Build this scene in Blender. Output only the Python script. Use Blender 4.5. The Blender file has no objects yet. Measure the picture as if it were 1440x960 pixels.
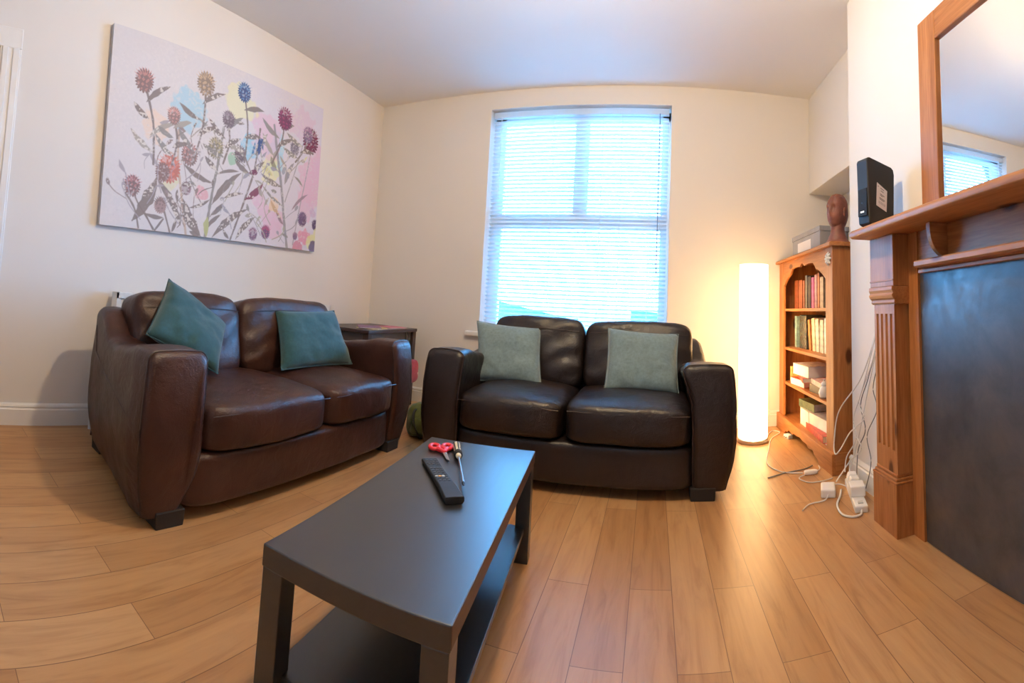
import bpy, bmesh, math, random
import numpy as np
from mathutils import Vector, Matrix, noise
R = math.radians
S = bpy.context.scene
COL = S.collection
random.seed(7)

# ------------------------------------------------------------------ materials
def new_mat(name):
    m = bpy.data.materials.new(name); m.use_nodes = True
    nt = m.node_tree
    return m, nt, nt.nodes['Principled BSDF']

def N(nt, typ, **kw):
    n = nt.nodes.new(typ)
    for k, v in kw.items():
        setattr(n, k, v)
    return n

def coords(nt, scale=(1, 1, 1), rot=(0, 0, 0)):
    tc = N(nt, 'ShaderNodeTexCoord'); mp = N(nt, 'ShaderNodeMapping')
    mp.inputs['Scale'].default_value = scale; mp.inputs['Rotation'].default_value = rot
    nt.links.new(tc.outputs['Object'], mp.inputs['Vector'])
    return mp.outputs['Vector']

def ramp(nt, fac, stops):
    r = N(nt, 'ShaderNodeValToRGB'); e = r.color_ramp.elements
    while len(e) < len(stops): e.new(0.5)
    for i, (p, c) in enumerate(stops):
        e[i].position = p; e[i].color = (*c, 1) if len(c) == 3 else c
    nt.links.new(fac, r.inputs['Fac'])
    return r.outputs['Color']

def tex_noise(nt, vec, scale, detail=4, rough=0.55, dist=0.0):
    n = N(nt, 'ShaderNodeTexNoise'); n.inputs['Scale'].default_value = scale
    n.inputs['Detail'].default_value = detail; n.inputs['Roughness'].default_value = rough
    n.inputs['Distortion'].default_value = dist
    nt.links.new(vec, n.inputs['Vector'])
    return n.outputs['Fac']

def bump(nt, b, h, strength=0.2, dist=0.01):
    n = N(nt, 'ShaderNodeBump'); n.inputs['Strength'].default_value = strength
    n.inputs['Distance'].default_value = dist
    nt.links.new(h, n.inputs['Height']); nt.links.new(n.outputs['Normal'], b.inputs['Normal'])

def plain(name, c, rough=0.5, metal=0.0, var=0.12, scale=8.0, bmp=0.0, bscale=200.0, coat=0.0):
    m, nt, b = new_mat(name)
    v = coords(nt)
    lo = tuple(max(0, x * (1 - var)) for x in c); hi = tuple(min(1, x * (1 + var)) for x in c)
    col = ramp(nt, tex_noise(nt, v, scale), [(0.3, lo), (0.7, hi)])
    nt.links.new(col, b.inputs['Base Color'])
    b.inputs['Roughness'].default_value = rough; b.inputs['Metallic'].default_value = metal
    b.inputs['Coat Weight'].default_value = coat
    if bmp: bump(nt, b, tex_noise(nt, v, bscale, 2), bmp, 0.002)
    return m

def pine(name, axis, dark=1.0):
    m, nt, b = new_mat(name)
    sc = {'x': (0.6, 9, 9), 'y': (9, 0.6, 9), 'z': (9, 9, 0.6)}[axis]
    v = coords(nt, sc)
    base = tex_noise(nt, v, 2.2, 6, 0.6, 0.6)
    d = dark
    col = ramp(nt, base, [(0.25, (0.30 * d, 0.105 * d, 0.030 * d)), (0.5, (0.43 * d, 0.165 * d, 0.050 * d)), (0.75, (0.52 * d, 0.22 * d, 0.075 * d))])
    fine = tex_noise(nt, v, 14, 3, 0.5)
    mx = N(nt, 'ShaderNodeMix', data_type='RGBA', blend_type='MULTIPLY'); mx.inputs[0].default_value = 0.45
    nt.links.new(col, mx.inputs[6])
    nt.links.new(ramp(nt, fine, [(0.35, (0.62, 0.55, 0.5)), (0.6, (1, 1, 1))]), mx.inputs[7])
    ksc = {'x': (2.6, 6, 6), 'y': (6, 2.6, 6), 'z': (6, 6, 2.6)}[axis]
    vo = N(nt, 'ShaderNodeTexVoronoi'); vo.inputs['Scale'].default_value = 1.0
    nt.links.new(coords(nt, ksc), vo.inputs['Vector'])
    mk = N(nt, 'ShaderNodeMix', data_type='RGBA'); 
    nt.links.new(ramp(nt, vo.outputs['Distance'], [(0.085, (1, 1, 1)), (0.15, (0, 0, 0))]), mk.inputs[0])
    nt.links.new(mx.outputs[2], mk.inputs[6]); mk.inputs[7].default_value = (0.10 * d, 0.03 * d, 0.010 * d, 1)
    nt.links.new(mk.outputs[2], b.inputs['Base Color'])
    b.inputs['Roughness'].default_value = 0.46; b.inputs['Specular IOR Level'].default_value = 0.22
    bump(nt, b, fine, 0.08, 0.002)
    return m

def leather(name, k, spec):
    m, nt, b = new_mat(name)
    v = coords(nt)
    big = tex_noise(nt, v, 5, 5, 0.6)
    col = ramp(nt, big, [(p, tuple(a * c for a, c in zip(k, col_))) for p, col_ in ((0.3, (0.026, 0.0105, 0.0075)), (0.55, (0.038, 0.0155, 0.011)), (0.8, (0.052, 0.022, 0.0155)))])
    nt.links.new(col, b.inputs['Base Color'])
    nt.links.new(ramp(nt, tex_noise(nt, v, 9, 4), [(0.3, (0.30,) * 3), (0.7, (0.44,) * 3)]), b.inputs['Roughness']); b.inputs['Specular IOR Level'].default_value = spec
    vo = N(nt, 'ShaderNodeTexVoronoi'); vo.inputs['Scale'].default_value = 260
    nt.links.new(v, vo.inputs['Vector'])
    ad = N(nt, 'ShaderNodeMath', operation='ADD')
    mu = N(nt, 'ShaderNodeMath', operation='MULTIPLY'); mu.inputs[1].default_value = 9.0
    nt.links.new(tex_noise(nt, v, 16, 5, 0.6, 0.8), mu.inputs[0])
    nt.links.new(vo.outputs['Distance'], ad.inputs[0]); nt.links.new(mu.outputs[0], ad.inputs[1])
    bump(nt, b, ad.outputs[0], 0.30, 0.0018)
    return m

def floor_mat():
    m, nt, b = new_mat('oak plank floor')
    tc = N(nt, 'ShaderNodeTexCoord'); mp = N(nt, 'ShaderNodeMapping')
    mp.inputs['Rotation'].default_value = (0, 0, R(90)); mp.inputs['Location'].default_value = (0.3, 0.05, 0)
    nt.links.new(tc.outputs['Object'], mp.inputs['Vector'])
    br = N(nt, 'ShaderNodeTexBrick'); br.offset = 0.37; br.squash = 1.0
    br.inputs['Scale'].default_value = 1.0; br.inputs['Brick Width'].default_value = 0.95
    br.inputs['Row Height'].default_value = 0.135; br.inputs['Mortar Size'].default_value = 0.0012
    br.inputs['Mortar Smooth'].default_value = 0.2
    br.inputs['Color1'].default_value = (0.0, 0.0, 0.0, 1); br.inputs['Color2'].default_value = (1, 1, 1, 1)
    br.inputs['Mortar'].default_value = (0.5, 0.5, 0.5, 1)
    nt.links.new(mp.outputs['Vector'], br.inputs['Vector'])
    plank = ramp(nt, br.outputs['Color'], [(0.0, (0.42, 0.208, 0.080)), (0.5, (0.48, 0.250, 0.100)), (1.0, (0.54, 0.298, 0.128))])
    gv = coords(nt, (9, 0.9, 1))
    grain = tex_noise(nt, gv, 3.0, 6, 0.62, 0.7)
    mx = N(nt, 'ShaderNodeMix', data_type='RGBA', blend_type='MULTIPLY'); mx.inputs[0].default_value = 0.75
    nt.links.new(plank, mx.inputs[6])
    nt.links.new(ramp(nt, grain, [(0.30, (0.66, 0.55, 0.46)), (0.50, (0.95, 0.92, 0.9)), (0.7, (1.08, 1.08, 1.08))]), mx.inputs[7])
    mm = N(nt, 'ShaderNodeMix', data_type='RGBA')
    nt.links.new(br.outputs['Fac'], mm.inputs[0]); nt.links.new(mx.outputs[2], mm.inputs[6])
    mm.inputs[7].default_value = (0.19, 0.085, 0.033, 1)
    # dark knots
    vo = N(nt, 'ShaderNodeTexVoronoi'); vo.inputs['Scale'].default_value = 1.0
    nt.links.new(coords(nt, (5.2, 2.3, 1)), vo.inputs['Vector'])
    mk = N(nt, 'ShaderNodeMix', data_type='RGBA')
    nt.links.new(ramp(nt, vo.outputs['Distance'], [(0.02, (0.8,) * 3), (0.075, (0, 0, 0))]), mk.inputs[0])
    nt.links.new(mm.outputs[2], mk.inputs[6]); mk.inputs[7].default_value = (0.10, 0.04, 0.015, 1)
    nt.links.new(mk.outputs[2], b.inputs['Base Color'])
    b.inputs['Roughness'].default_value = 0.33; b.inputs['Specular IOR Level'].default_value = 0.4
    bump(nt, b, br.outputs['Fac'], -0.2, 0.002)
    return m

def fabric(name, c, sheen=0.3):
    m, nt, b = new_mat(name)
    v = coords(nt)
    col = ramp(nt, tex_noise(nt, v, 60, 5, 0.7), [(0.3, tuple(x * 0.78 for x in c)), (0.7, tuple(min(1, x * 1.18) for x in c))])
    nt.links.new(col, b.inputs['Base Color']); b.inputs['Roughness'].default_value = 0.9
    b.inputs['Sheen Weight'].default_value = sheen
    w = N(nt, 'ShaderNodeTexWave'); w.inputs['Scale'].default_value = 160; w.inputs['Distortion'].default_value = 1.5
    nt.links.new(v, w.inputs['Vector'])
    bump(nt, b, w.outputs['Fac'], 0.25, 0.001)
    return m

def dark_veneer():
    m, nt, b = new_mat('black brown veneer')
    v = coords(nt, (14, 1.2, 14))
    g = tex_noise(nt, v, 4, 6, 0.65, 0.5)
    col = ramp(nt, g, [(0.3, (0.007, 0.007, 0.008)), (0.7, (0.016, 0.015, 0.016))])
    vo = N(nt, 'ShaderNodeTexVoronoi'); vo.inputs['Scale'].default_value = 5.0
    nt.links.new(coords(nt), vo.inputs['Vector'])
    nt.links.new(col, b.inputs['Base Color'])
    nt.links.new(ramp(nt, g, [(0.3, (0.30,) * 3), (0.7, (0.36,) * 3)]), b.inputs['Roughness'])
    b.inputs['Specular IOR Level'].default_value = 0.9; b.inputs['Coat Weight'].default_value = 0.35; b.inputs['Coat Roughness'].default_value = 0.40
    bump(nt, b, tex_noise(nt, coords(nt, (60, 4, 60)), 3, 4), 0.03, 0.0003)
    return m

def slate():
    m, nt, b = new_mat('dark slate board')
    v = coords(nt)
    g = tex_noise(nt, v, 5, 8, 0.68, 0.4)
    col = ramp(nt, g, [(0.28, (0.030, 0.026, 0.026)), (0.5, (0.058, 0.050, 0.048)), (0.72, (0.095, 0.072, 0.062))])
    nt.links.new(col, b.inputs['Base Color'])
    nt.links.new(ramp(nt, tex_noise(nt, v, 22, 4), [(0.3, (0.34,) * 3), (0.7, (0.5,) * 3)]), b.inputs['Roughness'])
    bump(nt, b, g, 0.15, 0.004)
    return m

def wall_paint(name, c):
    m, nt, b = new_mat(name)
    v = coords(nt)
    nt.links.new(ramp(nt, tex_noise(nt, v, 1.2, 3), [(0.3, tuple(x * 0.975 for x in c)), (0.7, c)]), b.inputs['Base Color'])
    b.inputs['Roughness'].default_value = 0.75
    bump(nt, b, tex_noise(nt, v, 180, 2), 0.12, 0.001)
    return m

def translucent_mat(name, c, amount, rough=0.5, em=None, em_s=0.0):
    m, nt, b = new_mat(name)
    v = coords(nt)
    nt.links.new(ramp(nt, tex_noise(nt, v, 6), [(0.3, tuple(x * 0.96 for x in c)), (0.7, c)]), b.inputs['Base Color'])
    b.inputs['Roughness'].default_value = rough
    tr = N(nt, 'ShaderNodeBsdfTranslucent'); tr.inputs['Color'].default_value = (*c, 1)
    mx = N(nt, 'ShaderNodeMixShader'); mx.inputs[0].default_value = amount
    nt.links.new(b.outputs[0], mx.inputs[1]); nt.links.new(tr.outputs[0], mx.inputs[2])
    out = nt.nodes['Material Output']
    nt.links.new(mx.outputs[0], out.inputs['Surface'])
    if em:
        b.inputs['Emission Color'].default_value = (*em, 1); b.inputs['Emission Strength'].default_value = em_s
    return m

def glass_mat(name):
    m, nt, b = new_mat(name)
    g = N(nt, 'ShaderNodeBsdfGlossy'); g.inputs['Roughness'].default_value = 0.02
    t = N(nt, 'ShaderNodeBsdfTransparent'); t.inputs['Color'].default_value = (0.97, 0.985, 0.98, 1)
    f = N(nt, 'ShaderNodeFresnel'); f.inputs['IOR'].default_value = 1.45
    mx = N(nt, 'ShaderNodeMixShader')
    nt.links.new(f.outputs[0], mx.inputs[0]); nt.links.new(t.outputs[0], mx.inputs[1]); nt.links.new(g.outputs[0], mx.inputs[2])
    nt.links.new(mx.outputs[0], nt.nodes['Material Output'].inputs['Surface'])
    return m

def vcol_mat(name):
    m, nt, b = new_mat(name)
    a = N(nt, 'ShaderNodeVertexColor'); a.layer_name = 'print'
    w = tex_noise(nt, coords(nt), 900, 2)
    mx = N(nt, 'ShaderNodeMix', data_type='RGBA', blend_type='MULTIPLY'); mx.inputs[0].default_value = 0.25
    nt.links.new(a.outputs['Color'], mx.inputs[6]); nt.links.new(ramp(nt, w, [(0.3, (0.8,) * 3), (0.6, (1, 1, 1))]), mx.inputs[7])
    nt.links.new(mx.outputs[2], b.inputs['Base Color']); b.inputs['Roughness'].default_value = 0.7
    return m

M = {
    'wall': wall_paint('warm white wall paint', (0.785, 0.740, 0.690)),
    'ceil': wall_paint('white ceiling paint', (0.85, 0.83, 0.80)),
    'trim': plain('white gloss paint', (0.80, 0.775, 0.74), 0.35, var=0.03),
    'floor': floor_mat(),
    'leather': leather('brown leather', (1.25, 1.15, 1.1), 0.36), 'leather_backlit': leather('backlit brown leather', (0.36, 0.46, 0.54), 0.50),  # second one is the same leather, backlit shade put into its colour
    'leather_dark': plain('dark leather piping', (0.030, 0.013, 0.010), 0.4),
    'legwood': plain('dark stained wood', (0.010, 0.006, 0.005), 0.6),
    'teal': fabric('teal fabric', (0.013, 0.066, 0.080)),
    'greyblue': fabric('grey blue fabric', (0.165, 0.235, 0.255)),
    'table': dark_veneer(),
    'table_edge': plain('worn brown table edge', (0.085, 0.045, 0.03), 0.5),
    'walnut': plain('dark brown furniture wood', (0.040, 0.017, 0.012), 0.35, scale=20),
    'walnut_panel': plain('grey brown panel', (0.075, 0.052, 0.045), 0.4),
    'pine_x': pine('pine grain across', 'x'), 'pine_y': pine('pine grain along', 'y'), 'pine_z': pine('pine grain upright', 'z'),
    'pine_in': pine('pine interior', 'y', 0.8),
    'slate': slate(),
    'slat': translucent_mat('white blind slat', (0.86, 0.89, 0.90), 0.55),
    'cord': plain('white cord', (0.75, 0.76, 0.76), 0.7),
    'bluecord': plain('blue grey cord', (0.18, 0.24, 0.34), 0.7),
    'shade': translucent_mat('paper lamp shade', (0.90, 0.80, 0.62), 0.5, 0.8, (1.0, 0.76, 0.46), 12.0),
    'bulb': translucent_mat('frosted bulb', (0.9, 0.9, 0.85), 0.5, 0.3, (1.0, 0.72, 0.40), 25.0),
    'steel': plain('brushed steel', (0.55, 0.54, 0.52), 0.28, 1.0, 0.05),
    'blackplastic': plain('black plastic', (0.013, 0.012, 0.012), 0.66, var=0.1, bmp=0.05),
    'glossblack': plain('gloss black plastic', (0.008, 0.008, 0.009), 0.15),
    'button': plain('dark grey rubber', (0.045, 0.048, 0.055), 0.5),
    'orangekey': plain('orange key', (0.75, 0.38, 0.08), 0.5),
    'whitekey': plain('pale key', (0.6, 0.6, 0.55), 0.5),
    'red': plain('red plastic', (0.78, 0.030, 0.045), 0.3, var=0.05),
    'redcloth': fabric('red cloth', (0.36, 0.02, 0.045)),
    'cream': plain('cream plastic', (0.70, 0.60, 0.38), 0.3, var=0.05),
    'whiteplastic': plain('white plastic', (0.80, 0.79, 0.77), 0.35, var=0.03),
    'whitecable': plain('white cable', (0.76, 0.74, 0.71), 0.45, var=0.03),
    'greycable': plain('grey cable', (0.20, 0.20, 0.20), 0.5),
    'sticker': plain('white sticker', (0.74, 0.70, 0.68), 0.6, var=0.03),
    'ink': plain('grey ink', (0.16, 0.15, 0.15), 0.7),
    'led': translucent_mat('white led', (0.9, 0.9, 0.9), 0.3, 0.4, (1, 1, 1), 2.0),
    'paper': plain('page paper', (0.80, 0.74, 0.62), 0.8, scale=60),
    'whitepaper': plain('white paper', (0.84, 0.82, 0.78), 0.75),
    'greenbag': fabric('olive green fabric', (0.085, 0.095, 0.014)),
    'strap': plain('black strap', (0.012, 0.012, 0.012), 0.7),
    'radiator': plain('white radiator enamel', (0.80, 0.79, 0.77), 0.35, var=0.02),
    'statue': plain('carved red brown wood', (0.20, 0.062, 0.034), 0.5, scale=14, var=0.3, bmp=0.3, bscale=60),
    'greycard': plain('grey white card', (0.33, 0.325, 0.335), 0.7, scale=5),
    'canvas': vcol_mat('printed canvas'),
    'canvas_edge': plain('canvas edge', (0.55, 0.53, 0.54), 0.8),
    'glass': glass_mat('window glass'),
    'upvc': plain('white sash paint', (0.80, 0.81, 0.82), 0.4, var=0.02),
    'hedge': plain('garden shed paint', (0.045, 0.085, 0.085), 0.8, var=0.3),
    'render': plain('white rendered garden wall', (0.75, 0.75, 0.74), 0.9),
    'paving': plain('pale paving', (0.45, 0.44, 0.42), 0.9),
}
def mirror_mat():
    m, nt, b = new_mat('mirror silver')
    nt.links.new(ramp(nt, tex_noise(nt, coords(nt), 2), [(0.3, (0.90, 0.91, 0.92)), (0.7, (0.93, 0.94, 0.94))]), b.inputs['Base Color'])
    b.inputs['Metallic'].default_value = 1.0; b.inputs['Roughness'].default_value = 0.01
    return m
M['mirror'] = mirror_mat()

# ------------------------------------------------------------------ geometry helpers
def obj(name, bm, mat, parent=None, smooth=True, sharp=35, bevel=0.0, seg=2):
    bmesh.ops.recalc_face_normals(bm, faces=bm.faces[:])
    me = bpy.data.meshes.new(name); bm.to_mesh(me); bm.free()
    for mm in (mat if isinstance(mat, (list, tuple)) else [mat]): me.materials.append(mm)
    if smooth:
        me.shade_smooth(); me.set_sharp_from_angle(angle=R(sharp))
    o = bpy.data.objects.new(name, me); COL.objects.link(o)
    if parent: o.parent = parent
    if bevel:
        b = o.modifiers.new('bevel', 'BEVEL'); b.width = bevel; b.segments = seg; b.limit_method = 'ANGLE'; b.angle_limit = R(40)
    return o

def thing(name, label, cat, loc=(0, 0, 0), rotz=0.0, group=None, rot=None):
    o = bpy.data.objects.new(name, None); COL.objects.link(o)
    o.empty_display_size = 0.05
    o.location = loc; o.rotation_euler = rot if rot else (0, 0, rotz)
    o['label'] = label; o['category'] = cat
    if group: o['group'] = group
    return o

def tag(o, label, cat, group=None):
    o['label'] = label; o['category'] = cat
    if group: o['group'] = group
    return o

def struct(name, bm, mat, parent=None, **k):
    o = obj(name, bm, mat, parent, **k)
    if parent is None: o['kind'] = 'structure'
    return o

def box(bm, x0, x1, y0, y1, z0, z1, mi=0):
    vs = [bm.verts.new((x, y, z)) for z in (z0, z1) for y in (y0, y1) for x in (x0, x1)]
    for f in ((0, 1, 3, 2), (4, 5, 7, 6), (0, 1, 5, 4), (2, 3, 7, 6), (0, 2, 6, 4), (1, 3, 7, 5)):
        fc = bm.faces.new([vs[i] for i in f]); fc.material_index = mi
    return vs

def bx(*a):
    bm = bmesh.new(); box(bm, *a); return bm

def boxes(lst):
    bm = bmesh.new()
    for a in lst: box(bm, *a)
    return bm

def poly_prism(pts, axis, a0, a1):
    """pts: 2-D outline; extruded along axis ('x','y','z') from a0 to a1"""
    bm = bmesh.new()
    def mk(p, a):
        return {'x': (a, p[0], p[1]), 'y': (p[0], a, p[1]), 'z': (p[0], p[1], a)}[axis]
    A = [bm.verts.new(mk(p, a0)) for p in pts]; B = [bm.verts.new(mk(p, a1)) for p in pts]
    bm.faces.new(A); bm.faces.new(B[::-1])
    n = len(pts)
    for i in range(n):
        bm.faces.new((A[i], A[(i + 1) % n], B[(i + 1) % n], B[i]))
    return bm

def tube(bm, pts, r, seg=8, closed=False, flat=1.0):
    pts = [Vector(p) for p in pts]
    n = len(pts); rings = []
    up = Vector((0, 0, 1))
    for i, p in enumerate(pts):
        a = pts[(i - 1) % n] if (closed or i > 0) else p
        b = pts[(i + 1) % n] if (closed or i < n - 1) else p
        t = (b - a).normalized() if (b - a).length > 1e-9 else Vector((0, 0, 1))
        s = t.cross(up)
        if s.length < 1e-3: s = t.cross(Vector((1, 0, 0)))
        s.normalize(); w = s.cross(t).normalized()
        rr = r[i] if isinstance(r, (list, tuple)) else r
        rings.append([bm.verts.new(p + rr * (math.cos(2 * math.pi * k / seg) * s + flat * math.sin(2 * math.pi * k / seg) * w)) for k in range(seg)])
    m = n if closed else n - 1
    for i in range(m):
        A, B = rings[i], rings[(i + 1) % n]
        for k in range(seg):
            bm.faces.new((A[k], A[(k + 1) % seg], B[(k + 1) % seg], B[k]))
    if not closed:
        bm.faces.new(rings[0][::-1]); bm.faces.new(rings[-1])
    return bm

def spline(pts, n=10):
    P = [Vector(p) for p in pts]; out = []
    for i in range(len(P) - 1):
        p0 = P[i - 1] if i else P[i]; p1 = P[i]; p2 = P[i + 1]; p3 = P[i + 2] if i + 2 < len(P) else P[i + 1]
        for k in range(n):
            t = k / n
            out.append(0.5 * ((2 * p1) + (p2 - p0) * t + (2 * p0 - 5 * p1 + 4 * p2 - p3) * t * t + (-p0 + 3 * p1 - 3 * p2 + p3) * t ** 3))
    out.append(P[-1])
    return out

def lathe(bm, prof, seg=32, cx=0, cy=0, cap=True):
    rings = []
    for r, z in prof:
        rings.append([bm.verts.new((cx + r * math.cos(2 * math.pi * k / seg), cy + r * math.sin(2 * math.pi * k / seg), z)) for k in range(seg)])
    for A, B in zip(rings, rings[1:]):
        for k in range(seg):
            bm.faces.new((A[k], A[(k + 1) % seg], B[(k + 1) % seg], B[k]))
    if cap:
        if prof[0][0] > 1e-6: bm.faces.new(rings[0][::-1])
        if prof[-1][0] > 1e-6: bm.faces.new(rings[-1])
    return bm

def softbox(sx, sy, sz, n=6, res=16, disp=None, center=(0, 0, 0)):
    """a rounded box whose surface points pass through disp(p, unit) for crowning and creases"""
    bm = bmesh.new(); cache = {}
    def V(p):
        k = tuple(round(c, 5) for c in p)
        if k in cache: return cache[k]
        d = (abs(p[0]) ** n + abs(p[1]) ** n + abs(p[2]) ** n) ** (1.0 / n)
        u = Vector((p[0] / d, p[1] / d, p[2] / d))
        q = Vector((u.x * sx, u.y * sy, u.z * sz))
        if disp: q = disp(q, u)
        cache[k] = bm.verts.new(q + Vector(center)); return cache[k]
    def rs(i):
        t = -1 + 2 * i / res
        return math.sin(t * math.pi / 2) * 0.5 + t * 0.5
    for ax in range(3):
        for sgn in (-1, 1):
            for i in range(res):
                for j in range(res):
                    q = []
                    for a, b in ((i, j), (i + 1, j), (i + 1, j + 1), (i, j + 1)):
                        p = [0, 0, 0]; p[ax] = sgn; p[(ax + 1) % 3] = rs(a); p[(ax + 2) % 3] = rs(b)
                        q.append(V(p))
                    try: bm.faces.new(q)
                    except ValueError: pass
    return bm

def fb(p, s, seed=0.0):
    return noise.fractal(Vector((p[0] * s + seed, p[1] * s - seed, p[2] * s + 2 * seed)), 1.0, 2.0, 4)

# ------------------------------------------------------------------ camera: the phone's sweep panorama (central cylinder)
cd = bpy.data.cameras.new('camera'); cam = bpy.data.objects.new('camera', cd); COL.objects.link(cam)
cd.type = 'PANO'; cd.panorama_type = 'CENTRAL_CYLINDRICAL'
FP, HY = 658.957, 373.075
cd.central_cylindrical_range_u_min = -720 / FP; cd.central_cylindrical_range_u_max = 720 / FP
cd.central_cylindrical_range_v_min = (HY - 960) / FP; cd.central_cylindrical_range_v_max = HY / FP
cd.central_cylindrical_radius = 1.0
cd.clip_start = 0.02; cd.clip_end = 200
right, fwd, up = Vector((0.954, 0.295, 0.054)), Vector((-0.298, 0.951, 0.081)), Vector((-0.027, -0.094, 0.995))
right.normalize(); fwd = (fwd - fwd.dot(right) * right).normalized(); up = right.cross(fwd)
cam.matrix_world = Matrix(((right.x, up.x, -fwd.x, 0), (right.y, up.y, -fwd.y, 0), (right.z, up.z, -fwd.z, 0.9), (0, 0, 0, 1)))
S.camera = cam

# ------------------------------------------------------------------ room shell
XL, YW, XB, XA, YB = -2.53, 3.68, 1.075, 1.56, 2.40     # left wall, window wall, chimney breast, alcove wall, breast end
YF, ZC = -1.6, 2.72
WX0, WX1, WZ0, WZ1 = -1.42, 0.113, 0.655, 2.56           # window opening
struct('floor', bx(XL - 0.15, XA + 0.15, YF - 0.15, YW + 0.25, -0.1, 0.0), M['floor'], smooth=False)
struct('ceiling', bx(XL - 0.15, XA + 0.15, YF - 0.15, YW + 0.25, ZC, ZC + 0.1), M['ceil'], smooth=False)
struct('wall_left', bx(XL - 0.15, XL, YF - 0.15, YW + 0.25, 0, ZC), M['wall'], smooth=False)
struct('wall_front', bx(XL, XA, YF - 0.15, YF, 0, ZC), M['wall'], smooth=False)
struct('wall_back', boxes([(XL, WX0, YW, YW + 0.25, 0, ZC), (WX1, XA + 0.15, YW, YW + 0.25, 0, ZC),
                           (WX0, WX1, YW, YW + 0.25, 0, WZ0 - 0.045), (WX0, WX1, YW, YW + 0.25, WZ1, ZC)]), M['wall'], smooth=False)
struct('wall_right', boxes([(XA, XA + 0.15, YF - 0.15, YW, 0, ZC), (XB, XA, YF, YB, 0, ZC)]), M['wall'], smooth=False)
struct('trim_1', bx(1.27, XA, YB, YW, 1.885, ZC), M['wall'], smooth=False, bevel=0.004)   # boxed-in upper part of the alcove

def skirting(name, pts, nrm):
    """moulded board following pts (x,y) with inward normal nrm per run"""
    prof = [(0, 0), (0.018, 0), (0.018, 0.088), (0.013, 0.094), (0.013, 0.099), (0.017, 0.104), (0.013, 0.114), (0.004, 0.121), (0, 0.121)]
    bm = bmesh.new()
    for (a, b), n in zip(pts, nrm):
        A = [bm.verts.new((a[0] + n[0] * d, a[1] + n[1] * d, z)) for d, z in prof]
        B = [bm.verts.new((b[0] + n[0] * d, b[1] + n[1] * d, z)) for d, z in prof]
        k = len(prof)
        for i in range(k): bm.faces.new((A[i], A[(i + 1) % k], B[(i + 1) % k], B[i]))
        bm.faces.new(A); bm.faces.new(B[::-1])
    return struct(name, bm, M['trim'], sharp=25)
skirting('baseboard_left', [((XL, 0.455), (XL, YW))], [(1, 0)])
skirting('baseboard_back', [((XL, YW), (XA, YW))], [(0, -1)])
skirting('baseboard_right', [((XB, 1.93), (XB, YB + 0.018)), ((XB, YB), (XA, YB)), ((XA, YB), (XA, YW))], [(-1, 0), (0, 1), (-1, 0)])

# door in the left wall, at the edge of the frame
bm = bmesh.new()
for (y0, y1) in ((0.335, 0.455), (-0.585, -0.465)):
    for d, a, b in ((0.018, 0, 0.12), (0.027, 0.012, 0.045), (0.024, 0.07, 0.108)):
        box(bm, XL, XL + d, (y0 + a) if y1 > 0 else (y1 - b), (y0 + b) if y1 > 0 else (y1 - a), 0, 2.05)
box(bm, XL, XL + 0.018, -0.585, 0.455, 2.05, 2.16)
d1 = struct('door_1', bm, M['trim'], smooth=False, bevel=0.004)
lf = boxes([(XL + 0.0005, XL + 0.008, -0.46, 0.33, 0.005, 2.045)] + [(XL + 0.007, XL + 0.014, y, y + 0.27, z0, z1) for y in (-0.36, -0.04) for z0, z1 in ((0.25, 0.85), (1.0, 1.85))])
obj('door_leaf', lf, M['trim'], d1, smooth=False, bevel=0.003)
obj('door_handle', tube(bmesh.new(), spline([(XL + 0.008, -0.40, 1.0), (XL + 0.05, -0.40, 1.0), (XL + 0.055, -0.37, 1.0), (XL + 0.055, -0.29, 1.0)], 5), 0.008), M['steel'], d1)

# window: sash frame, glass, sill
yf = YW + 0.15
fr = boxes([(WX0, WX0 + 0.10, yf, yf + 0.06, WZ0 - 0.04, WZ1), (WX1 - 0.075, WX1, yf, yf + 0.06, WZ0 - 0.04, WZ1),
            (WX0, WX1, yf, yf + 0.06, WZ1 - 0.08, WZ1), (WX0, WX1, yf, yf + 0.06, WZ0 - 0.04, WZ0 + 0.05),
            (WX0 + 0.1, WX1 - 0.075, yf - 0.01, yf + 0.06, 1.55, 1.675),
            (-0.70, -0.575, yf + 0.005, yf + 0.05, 1.66, WZ1 - 0.08)])
w1 = struct('window_1', fr, M['upvc'], smooth=False, bevel=0.005)
obj('pane', boxes([(WX0 + 0.09, WX1 - 0.07, yf + 0.03, yf + 0.034, WZ0 + 0.04, 1.56), (WX0 + 0.09, -0.695, yf + 0.03, yf + 0.034, 1.67, WZ1 - 0.07), (-0.58, WX1 - 0.07, yf + 0.03, yf + 0.034, 1.67, WZ1 - 0.07)]), M['glass'], w1, smooth=False)
obj('reveal_lining', boxes([(WX0, WX0 + 0.004, YW + 0.002, yf, WZ0, WZ1), (WX1 - 0.004, WX1, YW + 0.002, yf, WZ0, WZ1)]), M['trim'], w1, smooth=False)
sl = obj('window_sill', bx(WX0 - 0.105, WX1 + 0.105, YW - 0.05, YW - 0.0005, 0.612, 0.655), M['trim'], w1, smooth=False, bevel=0.012, seg=3)
obj('sill_board', bx(WX0 + 0.001, WX1 - 0.001, YW, yf, 0.612, 0.655), M['trim'], w1, smooth=False)

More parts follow.
